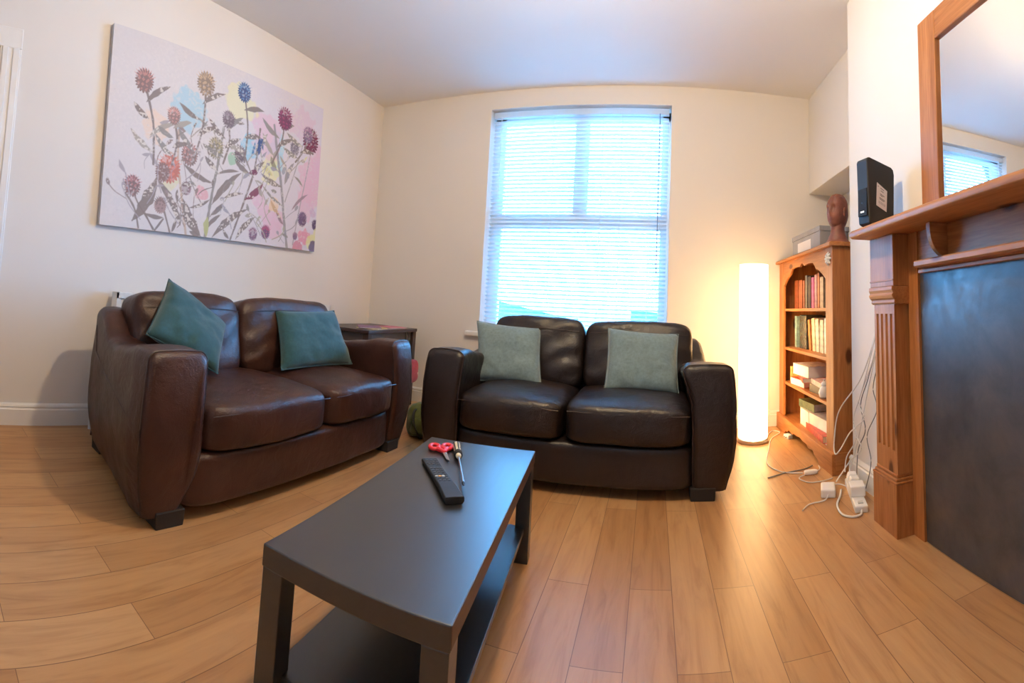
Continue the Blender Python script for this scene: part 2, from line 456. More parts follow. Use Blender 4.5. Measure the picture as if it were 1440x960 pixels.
# ------------------------------------------------------------------ venetian blind
bl = thing('venetian_blind', 'white slatted venetian blind lowered over the window behind the backlit sofa', 'blind', ((WX0 + WX1) / 2, YW + 0.06, 0.68))
bw = (WX1 - WX0) / 2 - 0.022
obj('headrail', bx(-bw, bw, -0.022, 0.022, 1.815, 1.865), M['slat'], bl, smooth=False, bevel=0.004)
obj('bottom_rail', bx(-bw, bw, -0.015, 0.015, 0.0, 0.014), M['slat'], bl, smooth=False, bevel=0.004)
bm = bmesh.new()
prof = []
for i in range(7):
    t = -1 + 2 * i / 6
    prof.append((t * 0.0148, 0.0019 * (1 - t * t)))
ang = R(-30)
def sl_pt(x, p, dz):
    y = p[0] * math.cos(ang) - (p[1] + dz) * math.sin(ang); z = p[0] * math.sin(ang) + (p[1] + dz) * math.cos(ang)
    return (x, y, z)
for dz in (0.0003, -0.0003):
    A = [bm.verts.new(sl_pt(-bw, p, dz)) for p in prof]; B = [bm.verts.new(sl_pt(bw, p, dz)) for p in prof]
    for i in range(6): bm.faces.new((A[i], A[i + 1], B[i + 1], B[i]))
s0 = obj('slat', bm, M['slat'], bl)
nsl = 52; pitch = (1.815 - 0.035) / nsl
for i in range(nsl):
    o = s0 if i == 0 else s0.copy()
    if i: COL.objects.link(o); o.parent = bl
    o.location = (0, 0, 0.035 + i * pitch); o.rotation_euler = (R(random.uniform(-2, 2)), 0, 0)
for x in (-0.60, -0.21, 0.20, 0.36, 0.60):
    for yy in (-0.0150, 0.0150):
        obj('ladder_cord', tube(bmesh.new(), [(x, yy, 0.01), (x, yy, 1.82)], 0.0014, 5), M['cord'], bl)
obj('pull_cord', tube(bmesh.new(), [(bw - 0.075, -0.026, 1.82), (bw - 0.075, -0.027, 0.50)], 0.004, 6), M['bluecord'], bl)
obj('tilt_wand', tube(bmesh.new(), [(-bw + 0.07, -0.026, 1.82), (-bw + 0.07, -0.028, 1.1)], 0.004, 6), M['slat'], bl)

# ------------------------------------------------------------------ sofas
def sofa(name, label, loc, rotz, half, seat_split, back_split, seed, wid, lea):
    t = thing(name, label, 'sofa', loc, rotz, None)
    D = 0.85
    def top(v):
        pts = [(0, 0.632), (0.15, 0.634), (0.32, 0.605), (0.46, 0.585), (0.56, 0.605), (0.63, 0.665), (0.69, 0.708), (0.76, 0.722), (0.85, 0.700)]
        for (a, za), (b, zb) in zip(pts, pts[1:]):
            if v <= b:
                k = max(0, (v - a) / (b - a)); k = k * k * (3 - 2 * k); return za + (zb - za) * k
        return pts[-1][1]
    def outer(z, v):
        o = half + np.interp(z, [0.05, 0.16, 0.28, 0.45, 0.64], [-0.046, -0.014, 0.003, 0.0, -0.012])
        return o - 0.12 * max(0, (v - 0.12) / (D - 0.12))
    def inner(z, v, sgn):
        return half - np.interp(z, [0.03, 0.20, 0.35, 0.46, 0.56, 0.64], wid[0 if sgn < 0 else 1])
    def section(v, inset, sgn):
        tp = top(v) - inset; r = 0.038; pts = []
        zb = 0.042
        for k in range(12):
            z = zb + (tp - r - zb) * k / 12; pts.append((inner(z, v, sgn) + inset, z))
        ui, uo = inner(tp, v, sgn) + inset, outer(tp, v) - inset
        for k in range(7):
            a = math.pi - k / 6 * math.pi / 2; pts.append((ui + r + r * math.cos(a), tp - r + r * math.sin(a)))
        for k in range(1, 4):
            f = k / 4; pts.append((ui + r + (uo - ui - 2 * r) * f, tp + 0.004 * math.sin(f * math.pi)))
        for k in range(7):
            a = math.pi / 2 - k / 6 * math.pi / 2; pts.append((uo - r + r * math.cos(a), tp - r + r * math.sin(a)))
        for k in range(12):
            z = tp - r - (tp - r - zb) * (k + 1) / 12; pts.append((outer(z, v) - inset, z))
        out = []
        for u, z in pts:
            lean = 0.028 * ((z - 0.36) / 0.3) ** 2 * max(0, 1 - v / 0.25)
            wob = 0.004 * fb((u * 1.3, v, z), 5, seed)
            out.append((sgn * (u + wob), v + lean, z))
        return out
    sts = [(0.0, 0.030), (0.003, 0.018), (0.009, 0.008), (0.018, 0.002), (0.03, 0)] + [(0.03 + 0.78 * k / 26, 0) for k in range(1, 27)] + [(0.83, 0.003), (0.843, 0.012), (0.85, 0.03)]
    for sgn in (-1, 1):
        bm = bmesh.new(); rings = [[bm.verts.new(p) for p in section(v, ins, sgn)] for v, ins in sts]
        n = len(rings[0])
        for A, B in zip(rings, rings[1:]):
            for k in range(n): bm.faces.new((A[k], A[(k + 1) % n], B[(k + 1) % n], B[k]))
        bm.faces.new(rings[0]); bm.faces.new(rings[-1][::-1])
        arm = obj('arm', bm, lea, t, sharp=60)
        loop = section(0.022, -0.0005, sgn)
        obj('piping', tube(bmesh.new(), loop, 0.0035, 6), M['leather_dark'], arm)
        seam = []
        for k in range(12):
            v = 0.03 + 0.70 * k / 11; z = 0.36 + 0.14 * (k / 11) ** 1.3
            seam.append((sgn * (outer(z, v) + 0.0005), v, z))
        seam.append((sgn * (outer(0.62, 0.80) + 0.0005), 0.80, 0.62))
        obj('seam', tube(bmesh.new(), seam, 0.0022, 5), M['leather_dark'], arm)
    # frame: front rail and back panel
    hi = half - 0.20
    hl, hr = half - wid[0][2] + 0.006, half - wid[1][2] + 0.006
    def dfr(q, u):
        q = q.copy(); q.y += 0.004 * fb(q, 5, seed + 3); return q
    obj('front_rail', softbox(hi + 0.004, 0.365, 0.105, 12, 20, dfr, (0, 0.374, 0.148)), lea, t, sharp=70)
    obj('back_panel', softbox(hi + 0.02, 0.075, 0.33, 9, 14, None, (0, 0.772, 0.395)), lea, t, sharp=70)
    # seat cushions
    sp = [-hl + 0.002, seat_split, hr - 0.002]
    for i in range(2):
        a, b = sp[i], sp[i + 1]; w = (b - a) / 2
        def dseat(q, u, i=i):
            q = q.copy(); x, y, z = u
            c = max(0, 1 - x * x) ** 0.6 * max(0, 1 - (y * 0.8) ** 2)
            if z > 0: q.z += 0.038 * c * z
            q.y -= 0.014 * max(0, -y) * max(0, 1 - x * x) * (1 - 0.5 * z * z)
            front = max(0, -y) ** 3
            wr = math.sin((q.x + 0.12 * fb(q, 3, seed + i)) * 95) * 0.0022 * front * math.exp(-((z - 0.72) / 0.3) ** 2)
            q.z += wr + 0.006 * fb(q, 4.5, seed + 7 * i)
            q.y += 0.005 * fb(q, 6, seed + i + 11) + wr
            return q
        c = obj('seat_cushion', softbox(w, 0.36, 0.094, 7, 30, dseat, ((a + b) / 2, 0.345, 0.336)), lea, t, sharp=80)
        # stitched edges along the front
        for zz, nm in ((0.394, 'stitching'),):
            pts = []
            for k in range(15):
                xx = -0.93 + 1.86 * k / 14
                u = Vector((xx, -0.97, (zz - 0.336) / 0.094 * 0.9)); q = Vector((xx * w, -0.36 * 0.985, zz - 0.336)); q = dseat(q, u)
                pts.append((q.x + (a + b) / 2, q.y + 0.345 - 0.0005, q.z + 0.336))
            obj(nm, tube(bmesh.new(), pts, 0.0018, 5), M['leather_dark'], c)
    # back cushions
    sp = [-hi + 0.0, back_split, hi + 0.03]
    for i in range(2):
        a, b = sp[i], sp[i + 1]; w = (b - a) / 2
        def dback(q, u, i=i):
            q = q.copy(); x, y, z = u
            c = max(0, 1 - x * x) ** 0.7 * max(0, 1 - z * z) ** 0.5
            q.y -= 0.030 * c * max(0, -y)
            if z > 0: q.z += 0.010 * max(0, 1 - x * x)
            fr = max(0, -y)
            fold = math.sin((q.z + 0.10 * fb(q, 2.5, seed + i * 5) + 0.25 * abs(q.x) * (1 if i else -1)) * 46) * 0.0050 * fr * (1 - abs(z) ** 3)
            q.y += fold + 0.008 * fb(q, 4, seed + 20 + i)
            q.z += 0.007 * fb(q, 5, seed + 30 + i)
            # lean back
            ca, sa = math.cos(R(13)), math.sin(R(13))
            return Vector((q.x, q.y * ca + q.z * sa, q.z * ca - q.y * sa))
        c = obj('back_cushion', softbox(w, 0.105, 0.210, 6.5, 30, dback, ((a + b) / 2, 0.612, 0.602)), lea, t, sharp=80)
        for zz in (0.45,):
            pts = []
            for k in range(13):
                xx = -0.9 + 1.8 * k / 12; u = Vector((xx, -0.98, 0.62)); q = dback(Vector((xx * w, -0.105 * 0.985, 0.62 * 0.205)), u)
                pts.append((q.x + (a + b) / 2, q.y + 0.605 - 0.001, q.z + 0.6))
            obj('stitching', tube(bmesh.new(), pts, 0.0018, 5), M['leather_dark'], c)
    for su in (-1, 1):
        for v0 in (0.022, 0.70):
            uo = half - 0.10 if v0 < 0.5 else half - 0.20
            uu = su * (half - 0.155 if v0 < 0.5 else half - 0.215)
            g = poly_prism([(uu - 0.062, v0), (uu + 0.062, v0), (uu + 0.062, v0 + 0.10), (uu - 0.062, v0 + 0.10)], 'z', 0, 0.06)
            for vv in g.verts:
                if vv.co.z < 0.01: vv.co.x = uu + (vv.co.x - uu) * 0.94
            obj('leg', g, M['legwood'], t, smooth=False, bevel=0.004)
    return t
sofa('loveseat', 'brown leather two-seat sofa along the left wall under the flower picture', (-1.40, 1.685, 0), R(90), 0.89, 0.095, -0.055, 1.3, ([0.185, 0.258, 0.262, 0.262, 0.264, 0.266], [0.19, 0.20, 0.205, 0.205, 0.21, 0.21]), M['leather'])
sofa('loveseat', 'backlit two-seat brown leather sofa in front of the window', (-0.385, 2.275, 0), 0, 0.80, -0.035, -0.02, 8.7, ([0.20, 0.205, 0.205, 0.208, 0.216, 0.218], [0.20, 0.205, 0.208, 0.216, 0.248, 0.258]), M['leather_backlit'])

# ------------------------------------------------------------------ scatter cushions from their four corners
def pillow(label, corners, thick, mat, seed, facing, group):
    tl, tr, br_, bl_ = [Vector(c) for c in corners]
    ctr = (tl + tr + br_ + bl_) / 4
    t = thing('scatter_cushion', label, 'cushion', (ctr.x, ctr.y, min(c.z for c in (tl, tr, br_, bl_))), 0, group)
    org = t.location.copy()
    nrm = ((tr - tl) + (br_ - bl_)).cross((bl_ - tl) + (br_ - tr)).normalized()
    if nrm.dot(Vector(facing)) < 0: nrm = -nrm
    n = 26; bm = bmesh.new()
    def P(i, j, side):
        u, v = -1 + 2 * i / n, -1 + 2 * j / n
        uu = u * (1 - 0.055 * (1 - v * v)); vv = v * (1 - 0.055 * (1 - u * u))
        a, b = (uu + 1) / 2, (vv + 1) / 2
        p = (tl * (1 - a) + tr * a) * (1 - b) + (bl_ * (1 - a) + br_ * a) * b
        h = thick * (max(0, 1 - u ** 4) * max(0, 1 - v ** 4)) ** 0.55
        h *= 1 + 0.16 * fb((u, v, side), 1.3, seed)
        # creases fanning from the lower corners and along the seams
        edge = (abs(u) ** 3 + abs(v) ** 3)
        h += 0.006 * fb((u, v, 0.3 * side), 3.2, seed + 4) * (1 - max(abs(u), abs(v)) ** 6)
        h += 0.005 * math.sin(6.5 * math.atan2(v - 1.1, u + 0.1) + seed) * max(0, v) * (1 - max(abs(u), abs(v)) ** 8)
        return p + side * nrm * h - org
    grid = {}
    for s in (1, -1):
        for i in range(n + 1):
            for j in range(n + 1):
                e = i in (0, n) or j in (0, n)
                k = (i, j, 0 if e else s)
                if k not in grid: grid[k] = bm.verts.new(P(i, j, 0 if e else s))
        for i in range(n):
            for j in range(n):
                q = []
                for a, b in ((i, j), (i + 1, j), (i + 1, j + 1), (i, j + 1)):
                    e = a in (0, n) or b in (0, n); q.append(grid[(a, b, 0 if e else s)])
                try: bm.faces.new(q)
                except ValueError: pass
    c = obj('cover', bm, mat, t, sharp=85)
    seam = [grid_p for grid_p in ([P(i, 0, 0) for i in range(n)] + [P(n, j, 0) for j in range(n)] + [P(n - i, n, 0) for i in range(n)] + [P(0, n - j, 0) for j in range(n)])]
    obj('seam_piping', tube(bmesh.new(), seam, 0.0028, 6, True), mat, t)
    return t
pillow('teal cushion tipped on one corner against the near arm of the left sofa', [(-2.02, 1.205, 0.89), (-1.93, 1.526, 0.675), (-1.70, 1.32, 0.480), (-1.80, 0.985, 0.640)], 0.060, M['teal'], 2.0, (1, 0, 0), 'teal cushions on the left sofa')
pillow('teal cushion standing square at the far end of the left sofa', [(-1.925, 1.868, 0.764), (-1.885, 2.348, 0.777), (-1.70, 2.336, 0.468), (-1.74, 1.767, 0.466)], 0.058, M['teal'], 5.1, (1, 0, 0), 'teal cushions on the left sofa')
pillow('grey blue cushion at the left end of the sofa in front of the window', [(-1.083, 2.775, 0.779), (-0.672, 2.80, 0.758), (-0.612, 2.62, 0.442), (-0.995, 2.61, 0.440)], 0.062, M['greyblue'], 7.7, (0, -1, 0), 'grey blue cushions on the window sofa')
pillow('grey blue cushion at the lamp end of the sofa in front of the window', [(-0.262, 2.795, 0.781), (0.155, 2.785, 0.757), (0.155, 2.62, 0.432), (-0.258, 2.62, 0.440)], 0.062, M['greyblue'], 9.4, (0, -1, 0), 'grey blue cushions on the window sofa')

# ------------------------------------------------------------------ coffee table and what lies on it
ZT = 0.37
ct = thing('coffee_table', 'low black-brown rectangular coffee table between the two sofas', 'table', (-0.556, 1.207, 0), R(6.3))
TW, TL = 0.200, 0.484
obj('table_top', bx(-TW, TW, -TL, TL, ZT - 0.045, ZT), M['table'], ct, smooth=False, bevel=0.0025)
obj('edge_banding', boxes([(TW - 0.0005, TW + 0.0008, -TL + 0.002, TL - 0.002, ZT - 0.040, ZT - 0.001), (-TW + 0.002, TW - 0.002, TL - 0.0005, TL + 0.0008, ZT - 0.040, ZT - 0.001)]), M['table_edge'], ct, smooth=False)
for sx in (-1, 1):
    for sy in (-1, 1):
        cx, cy = sx * (TW - 0.027), sy * (TL - 0.027)
        obj('leg', bx(cx - 0.025, cx + 0.025, cy - 0.025, cy + 0.025, 0, ZT - 0.045), M['table'], ct, smooth=False, bevel=0.002)
obj('added_dark_shelf', bx(-TW + 0.02, TW - 0.02, -TL + 0.03, TL - 0.03, 0.10, 0.118), M['table'], ct, smooth=False, bevel=0.002)  # added shelf that blackens the view under the table top

# remote control
a, b = Vector((-0.685, 1.405)), Vector((-0.487, 1.165))
Lr = (b - a).length; mid = (a + b) / 2
rc = thing('remote_control', 'slim black television remote control lying on the coffee table', 'remote control', (mid.x, mid.y, ZT), math.atan2((b - a).y, (b - a).x) + R(90))
bm = bmesh.new()   # local -y is the end nearest the camera
def rw(s): return np.interp(s, [-1, -0.5, 0.4, 1], [0.027, 0.0245, 0.0235, 0.0255])
def rh(s): return np.interp(s, [-1, -0.55, 0.2, 1], [0.020, 0.022, 0.017, 0.014])
ring = []
for k in range(17):
    s = -1 + 2 * k / 16; w, h, y = rw(s), rh(s), s * Lr / 2
    pts = []
    for u, z in ((-0.80, 0.001), (0.80, 0.001), (1, 0.35), (1.0, 0.8), (0.92, 1.0), (0, 1.02), (-0.92, 1.0), (-1.0, 0.8), (-1, 0.35)):
        pts.append(bm.verts.new((u * w, y, max(0.0005, z * h))))
    ring.append(pts)
for A, B in zip(ring, ring[1:]):
    for k in range(9): bm.faces.new((A[k], A[(k + 1) % 9], B[(k + 1) % 9], B[k]))
bm.faces.new(ring[0][::-1]); bm.faces.new(ring[-1])
obj('body', bm, M['blackplastic'], rc, sharp=50, bevel=0.0015)
for row in range(11):
    s = 0.84 - row * 0.113
    if row == 3: continue
    for c in range(4 if row in (1, 4, 8) else 3):
        nc = 4 if row in (1, 4, 8) else 3
        x = (c - (nc - 1) / 2) * (0.040 / nc)
        y, z = s * Lr / 2, rh(s)
        mt = M['button']
        if row == 8: mt = (M['whitekey'], M['orangekey'], M['whitekey'], M['button'])[c]
        obj('button', bx(x - 0.0040, x + 0.0040, y - 0.0035, y + 0.0035, z - 0.001, z + 0.0022), mt, rc, smooth=False, bevel=0.001)

# scissors
sc = thing('scissors', 'small red handled scissors lying on the coffee table', 'scissors', (-0.688, 1.518, ZT), R(-53))
# local +x runs from handles to blade tips
for sgn in (-1, 1):
    loop = []
    for k in range(20):
        a_ = 2 * math.pi * k / 20
        loop.append((-0.044 + 0.0245 * math.cos(a_) - 0.006 * sgn * math.sin(a_), sgn * (0.023 + 0.0165 * math.sin(a_)) , 0.0085))
    bm = tube(bmesh.new(), loop, 0.0082, 8, True, 0.85)
    tube(bm, spline([(-0.020, sgn * 0.018, 0.009), (-0.004, sgn * 0.009, 0.009), (0.016, -sgn * 0.001, 0.0085)], 5), [0.0085] * 6 + [0.0075] * 4 + [0.006], 8)
    obj('handle', bm, M['red'], sc, sharp=70)
    z0 = 0.005 if sgn < 0 else 0.0072
    obj('blade', poly_prism([(0.010, -0.007), (0.010, 0.007), (0.030, 0.0075), (0.088, -sgn * 0.001 + 0.002), (0.092, -sgn * 0.002), (0.086, -0.006)], 'z', z0, z0 + 0.0018), M['steel'], sc, smooth=False)
obj('pivot_screw', lathe(bmesh.new(), [(0.0035, 0.004), (0.0035, 0.0105), (0.002, 0.0115)], 14, 0.028, 0), M['steel'], sc)

# screwdriver
a, b = Vector((-0.672, 1.592)), Vector((-0.503, 1.262)); d = (b - a).normalized()
sd = thing('screwdriver', 'screwdriver with cream and black handle lying on the coffee table', 'screwdriver', (a.x, a.y, ZT + 0.0148), math.atan2(d.y, d.x))
def xlathe(prof, seg=18):
    bm = lathe(bmesh.new(), prof, seg)
    for v in bm.verts: v.co = Vector((v.co.z, v.co.y, v.co.x))
    return bm
hb = xlathe([(0.004, 0.0), (0.010, 0.002), (0.0135, 0.010), (0.0135, 0.03), (0.0115, 0.055), (0.0125, 0.080), (0.0110, 0.098)])
obj('handle', hb, M['cream'], sd, sharp=50)
for k in range(6):
    a_ = math.pi / 3 * k + 0.3
    obj('grip_strip', tube(bmesh.new(), [(x, r * math.cos(a_), r * math.sin(a_)) for x, r in ((0.008, 0.0125), (0.03, 0.0127), (0.055, 0.0108), (0.085, 0.0115))], 0.0026, 6), M['blackplastic'], sd)
obj('collar', xlathe([(0.009, 0.094), (0.0145, 0.096), (0.0145, 0.116), (0.010, 0.121)]), M['blackplastic'], sd, sharp=50)
obj('ferrule', xlathe([(0.0095, 0.120), (0.008, 0.134), (0.004, 0.137)]), M['cream'], sd)
obj('shaft', xlathe([(0.0036, 0.130), (0.0036, 0.33), (0.0045, 0.338), (0.0045, 0.352)], 10), M['steel'], sd)
obj('tip', xlathe([(0.0045, 0.350), (0.0038, 0.362), (0.0015, 0.372)], 8), M['blackplastic'], sd)

# ------------------------------------------------------------------ corner side table with magazines
st = thing('side_table', 'dark brown framed side table in the corner behind the left sofa', 'table', (-2.166, 3.175, 0))
X2, Y2, ZS = 0.246, 0.365, 0.638
obj('table_top', bx(-X2, X2, -Y2, Y2, ZS - 0.028, ZS), M['walnut'], st, smooth=False, bevel=0.006)
for sx in (-1, 1):
    for sy in (-1, 1):
        cx, cy = sx * (X2 - 0.032), sy * (Y2 - 0.032)
        obj('leg', bx(cx - 0.026, cx + 0.026, cy - 0.026, cy + 0.026, 0, ZS - 0.028), M['walnut'], st, smooth=False, bevel=0.004)
for sx in (-1, 1):
    obj('side_panel', bx(sx * (X2 - 0.035) - 0.006, sx * (X2 - 0.035) + 0.006, -Y2 + 0.058, Y2 - 0.058, 0.16, ZS - 0.028), M['walnut_panel'], st, smooth=False)
for sy in (-1, 1):
    obj('side_panel', bx(-X2 + 0.058, X2 - 0.058, sy * (Y2 - 0.035) - 0.006, sy * (Y2 - 0.035) + 0.006, 0.16, ZS - 0.028), M['walnut_panel'], st, smooth=False)
mags = [('yellow and pink magazine under the purple one on the corner side table', (0.62, 0.45, 0.08), (-2.03, 3.02), 12, 0),
        ('pink magazine lying nearest the window on the corner side table', (0.60, 0.12, 0.22), (-2.06, 3.33), -9, 0),
        ('purple magazine lying on top of the yellow one on the side table', (0.20, 0.06, 0.22), (-2.05, 3.00), 40, 1)]
for k, (lab, c, (x, y), rz, lv) in enumerate(mags):
    mg = thing('magazine', lab, 'magazine', (x, y, ZS + 0.008 * lv), R(rz))
    mm = plain('magazine cover %d' % k, c, 0.35, var=0.5, scale=14)
    obj('cover', boxes([(-0.085, 0.085, -0.115, 0.115, 0, 0.001), (-0.085, 0.085, -0.115, 0.115, 0.006, 0.0075), (-0.086, -0.084, -0.115, 0.115, 0, 0.0075)]), mm, mg, smooth=False)
    obj('pages', bx(-0.083, 0.083, -0.113, 0.113, 0.001, 0.006), M['whitepaper'], mg, smooth=False)

# bags on the floor between the two sofas
gb = thing('rucksack', 'olive green fabric rucksack on the floor between the two sofas', 'bag', (-1.42, 2.80, 0))
def dbag(q, u):
    q = q.copy(); f = 1 + 0.18 * fb(q, 9, 3.3) - 0.25 * max(0, u.z) ** 2
    return Vector((q.x * f, q.y * f, q.z + 0.012 * fb(q, 12, 1)))
obj('body', softbox(0.105, 0.10, 0.105, 4, 16, dbag, (0, 0, 0.108)), M['greenbag'], gb, sharp=80)
obj('pocket', softbox(0.06, 0.03, 0.05, 4, 8, dbag, (0.02, -0.095, 0.085)), M['greenbag'], gb, sharp=80)
obj('strap', tube(bmesh.new(), spline([(-0.03, -0.06, 0.19), (-0.02, -0.12, 0.16), (0.0, -0.135, 0.10), (0.02, -0.12, 0.04), (0.03, -0.09, 0.012)], 6), 0.009, 6, False, 0.5), M['strap'], gb)
rb = thing('cloth_bag', 'red cloth bag hanging from the side table beside the window sofa', 'bag', (-1.887, 3.37, 0.20))
obj('body', softbox(0.042, 0.11, 0.095, 4, 14, lambda q, u: Vector((q.x * (1 + 0.2 * fb(q, 9)), q.y, q.z)), (0.005, 0, 0.10)), M['redcloth'], rb, sharp=80)
obj('white_band', softbox(0.0435, 0.108, 0.02, 6, 10, None, (0.005, 0, 0.075)), M['whitepaper'], rb, sharp=80)
obj('strap', tube(bmesh.new(), spline([(0.0, -0.06, 0.18), (-0.015, -0.04, 0.30), (-0.047, 0, 0.436), (-0.015, 0.04, 0.30), (0, 0.06, 0.18)], 6), 0.005, 6), M['strap'], rb)

# ------------------------------------------------------------------ radiator
rd = thing('radiator', 'white panel radiator on the left wall behind the brown sofa', 'radiator', (XL + 0.021, 2.04, 0))
rd.scale = (1, 1.108, 1)
bm = bmesh.new(); ys = []
y = -0.83
while y < 0.81:
    ys += [(y, 0.085), (y + 0.018, 0.085), (y + 0.024, 0.078), (y + 0.036, 0.078)]; y += 0.042
A = [bm.verts.new((d, yy, 0.17)) for yy, d in ys]; B = [bm.verts.new((d, yy, 0.755)) for yy, d in ys]
for i in range(len(ys) - 1): bm.faces.new((A[i], A[i + 1], B[i + 1], B[i]))
Ab = [bm.verts.new((0.072, yy, 0.17)) for yy, d in ys]; Bb = [bm.verts.new((0.072, yy, 0.755)) for yy, d in ys]
for i in range(len(ys) - 1):
    bm.faces.new((Ab[i], Bb[i], Bb[i + 1], Ab[i + 1])); bm.faces.new((B[i], B[i + 1], Bb[i + 1], Bb[i])); bm.faces.new((A[i], Ab[i], Ab[i + 1], A[i + 1]))
bm.faces.new((A[0], B[0], Bb[0], Ab[0])); bm.faces.new((A[-1], Ab[-1], Bb[-1], B[-1]))
obj('front_panel', bm, M['radiator'], rd, sharp=25)
obj('rear_panel', bx(0.025, 0.035, -0.83, 0.83, 0.17, 0.755), M['radiator'], rd, smooth=False)
gr = boxes([(0.022, 0.090, -0.835, -0.825, 0.30, 0.785), (0.022, 0.090, 0.825, 0.835, 0.30, 0.785), (0.022, 0.027, -0.835, 0.835, 0.752, 0.785), (0.084, 0.090, -0.835, 0.835, 0.752, 0.785)] + [(0.025, 0.086, -0.83 + k * 0.03, -0.823 + k * 0.03, 0.777, 0.784) for k in range(55)])
obj('top_grille', gr, M['radiator'], rd, smooth=False)
for yy in (-0.58, 0.58): obj('bracket', bx(0, 0.03, yy - 0.02, yy + 0.02, 0.25, 0.70), M['radiator'], rd, smooth=False)
vb = lathe(bmesh.new(), [(0.012, 0.24), (0.017, 0.245), (0.017, 0.285), (0.022, 0.29), (0.022, 0.345), (0.018, 0.36), (0.008, 0.362)], 18, 0.055, -0.905)
tube(vb, [(0.055, -0.905, 0.262), (0.055, -0.83, 0.262)], 0.010, 10)
obj('valve', vb, M['whiteplastic'], rd, sharp=40)
obj('pipe', tube(bmesh.new(), [(0.055, -0.905, 0.0), (0.055, -0.905, 0.245)], 0.0085, 10), M['radiator'], rd)

# ------------------------------------------------------------------ picture: flower print on canvas
PW, PH, PD = 1.80, 1.16, 0.035
def paint():
    nx, ny = 540, 348
    xs = np.linspace(0, PW, nx); zs = np.linspace(0, PH, ny)
    X, Z = np.meshgrid(xs, zs)
    rng = np.random.RandomState(3)
    def lin(c):
        c = np.array(c, float) / 255.0
        return np.where(c <= 0.04045, c / 12.92, ((c + 0.055) / 1.055) ** 2.4)
    def vnoise(sx, sz, seed):
        r = np.random.RandomState(seed); a = r.rand(sz + 2, sx + 2)
        gx = X / PW * sx; gz = Z / PH * sz; i = gx.astype(int); j = gz.astype(int); fx = gx - i; fz = gz - j
        fx = fx * fx * (3 - 2 * fx); fz = fz * fz * (3 - 2 * fz)
        return (a[j, i] * (1 - fx) + a[j, i + 1] * fx) * (1 - fz) + (a[j + 1, i] * (1 - fx) + a[j + 1, i + 1] * fx) * fz
    n1 = vnoise(14, 9, 1); n2 = vnoise(60, 40, 2); n3 = vnoise(160, 110, 5)
    img = np.ones((ny, nx, 3)) * lin((216, 210, 211))
    k = np.clip((X / PW - 0.45) / 0.5, 0, 1)[..., None]
    img = img * (1 - k) + lin((217, 211, 226)) * k
    img *= (0.985 + 0.03 * n3)[..., None]
    def P(zx, zy):
        px = 130 + zx / 4.5; py = 195 + zy / 4.5
        s = (px - 138) / 302.0; bot = 305.5 + 56.5 * s
        return (s * PW, (bot - py) * (0.0042 + 0.0016 * s))
    def lay(mask, c, al=1.0):
        nonlocal img
        m = (np.clip(mask, 0, 1) * al)[..., None]
        img = img * (1 - m) + lin(c) * m
    def blot(zx, zy, r, c, al=0.9, asp=1.0, ro=0.5):
        r = r * 0.85; x, z = P(zx, zy); d = np.hypot((X - x), (Z - z) / asp) / r
        d = d + ro * (n1 - 0.5) + 0.45 * (n2 - 0.5)
        lay((1.05 - d) / 0.12, c, al)
    def seg_d(x0, z0, x1, z1):
        vx, vz = x1 - x0, z1 - z0; L2 = vx * vx + vz * vz + 1e-9
        t = np.clip(((X - x0) * vx + (Z - z0) * vz) / L2, 0, 1)
        return np.hypot(X - x0 - t * vx, Z - z0 - t * vz), t
    def stem(pts, w, c, al=0.95, raw=False):
        Q = pts if raw else [P(*p) for p in pts]
        Q = [tuple(v[:2]) for v in spline([(q[0], q[1], 0) for q in Q], 6)]
        dm = np.full(X.shape, 9.0)
        for p, q in zip(Q, Q[1:]): dm = np.minimum(dm, seg_d(*p, *q)[0])
        lay((w / 2 * (0.8 + 0.5 * n2) - dm) / 0.0035 + 0.5, c, al)
    def leaf(p, q, w, c, al=0.95, bend=0.12, raw=False, tone=True):
        x0, z0 = p if raw else P(*p); x1, z1 = q if raw else P(*q)
        mx, mz = (x0 + x1) / 2 - bend * (z1 - z0), (z0 + z1) / 2 + bend * (x1 - x0)
        Q = [((1 - t) ** 2 * x0 + 2 * t * (1 - t) * mx + t * t * x1, (1 - t) ** 2 * z0 + 2 * t * (1 - t) * mz + t * t * z1, t) for t in np.linspace(0, 1, 9)]
        best = np.full(X.shape, 9.0); w = w * 0.82
        for a_, b_ in zip(Q, Q[1:]):
            d_, tt = seg_d(a_[0], a_[1], b_[0], b_[1]); t = a_[2] + (b_[2] - a_[2]) * tt
            wid = w * np.sin(np.pi * np.clip(t, 0.02, 0.98)) ** 0.75 * (1 + 0.5 * (n2 - 0.5))
            best = np.minimum(best, d_ - wid / 2)
        lay(-best / 0.004 + 0.5, c, al)
        if tone:
            lay(np.clip(-best / 0.004, 0, 1) * (n3 > 0.62) * (n1 > 0.45), (225, 215, 200), 0.75)
    def head(p, r, c, tip, raw=False):
        r = r * 0.70; x, z = p if raw else P(*p); dx, dz = X - x, Z - z
        a_ = np.arctan2(dz, dx); d = np.hypot(dx, dz * 0.85)
        spk = r * (0.86 + 0.22 * np.abs(np.sin(a_ * 11 + 3 * n1)))
        lay((spk - d) / 0.004 + 0.5, c)
        sc_ = np.sin(dx / r * 6 + dz / r * 6 + 4 * n2) * np.sin(dz / r * 7 - dx / r * 6)
        lay(((spk * 0.9 - d) / 0.004) * (sc_ > 0.30) * (0.4 + 0.6 * (dz > -0.2 * r)), tip, 0.65)
        for k in range(9):
            an = math.pi / 2 + (k - 4) * 0.27; d_, t = seg_d(x + 0.7 * r * math.cos(an), z + 0.7 * r * math.sin(an), x + 1.35 * r * math.cos(an), z + 1.35 * r * math.sin(an))
            lay((0.0035 * (1 - 0.6 * t) - d_) / 0.003 + 0.5, tip, 0.9)
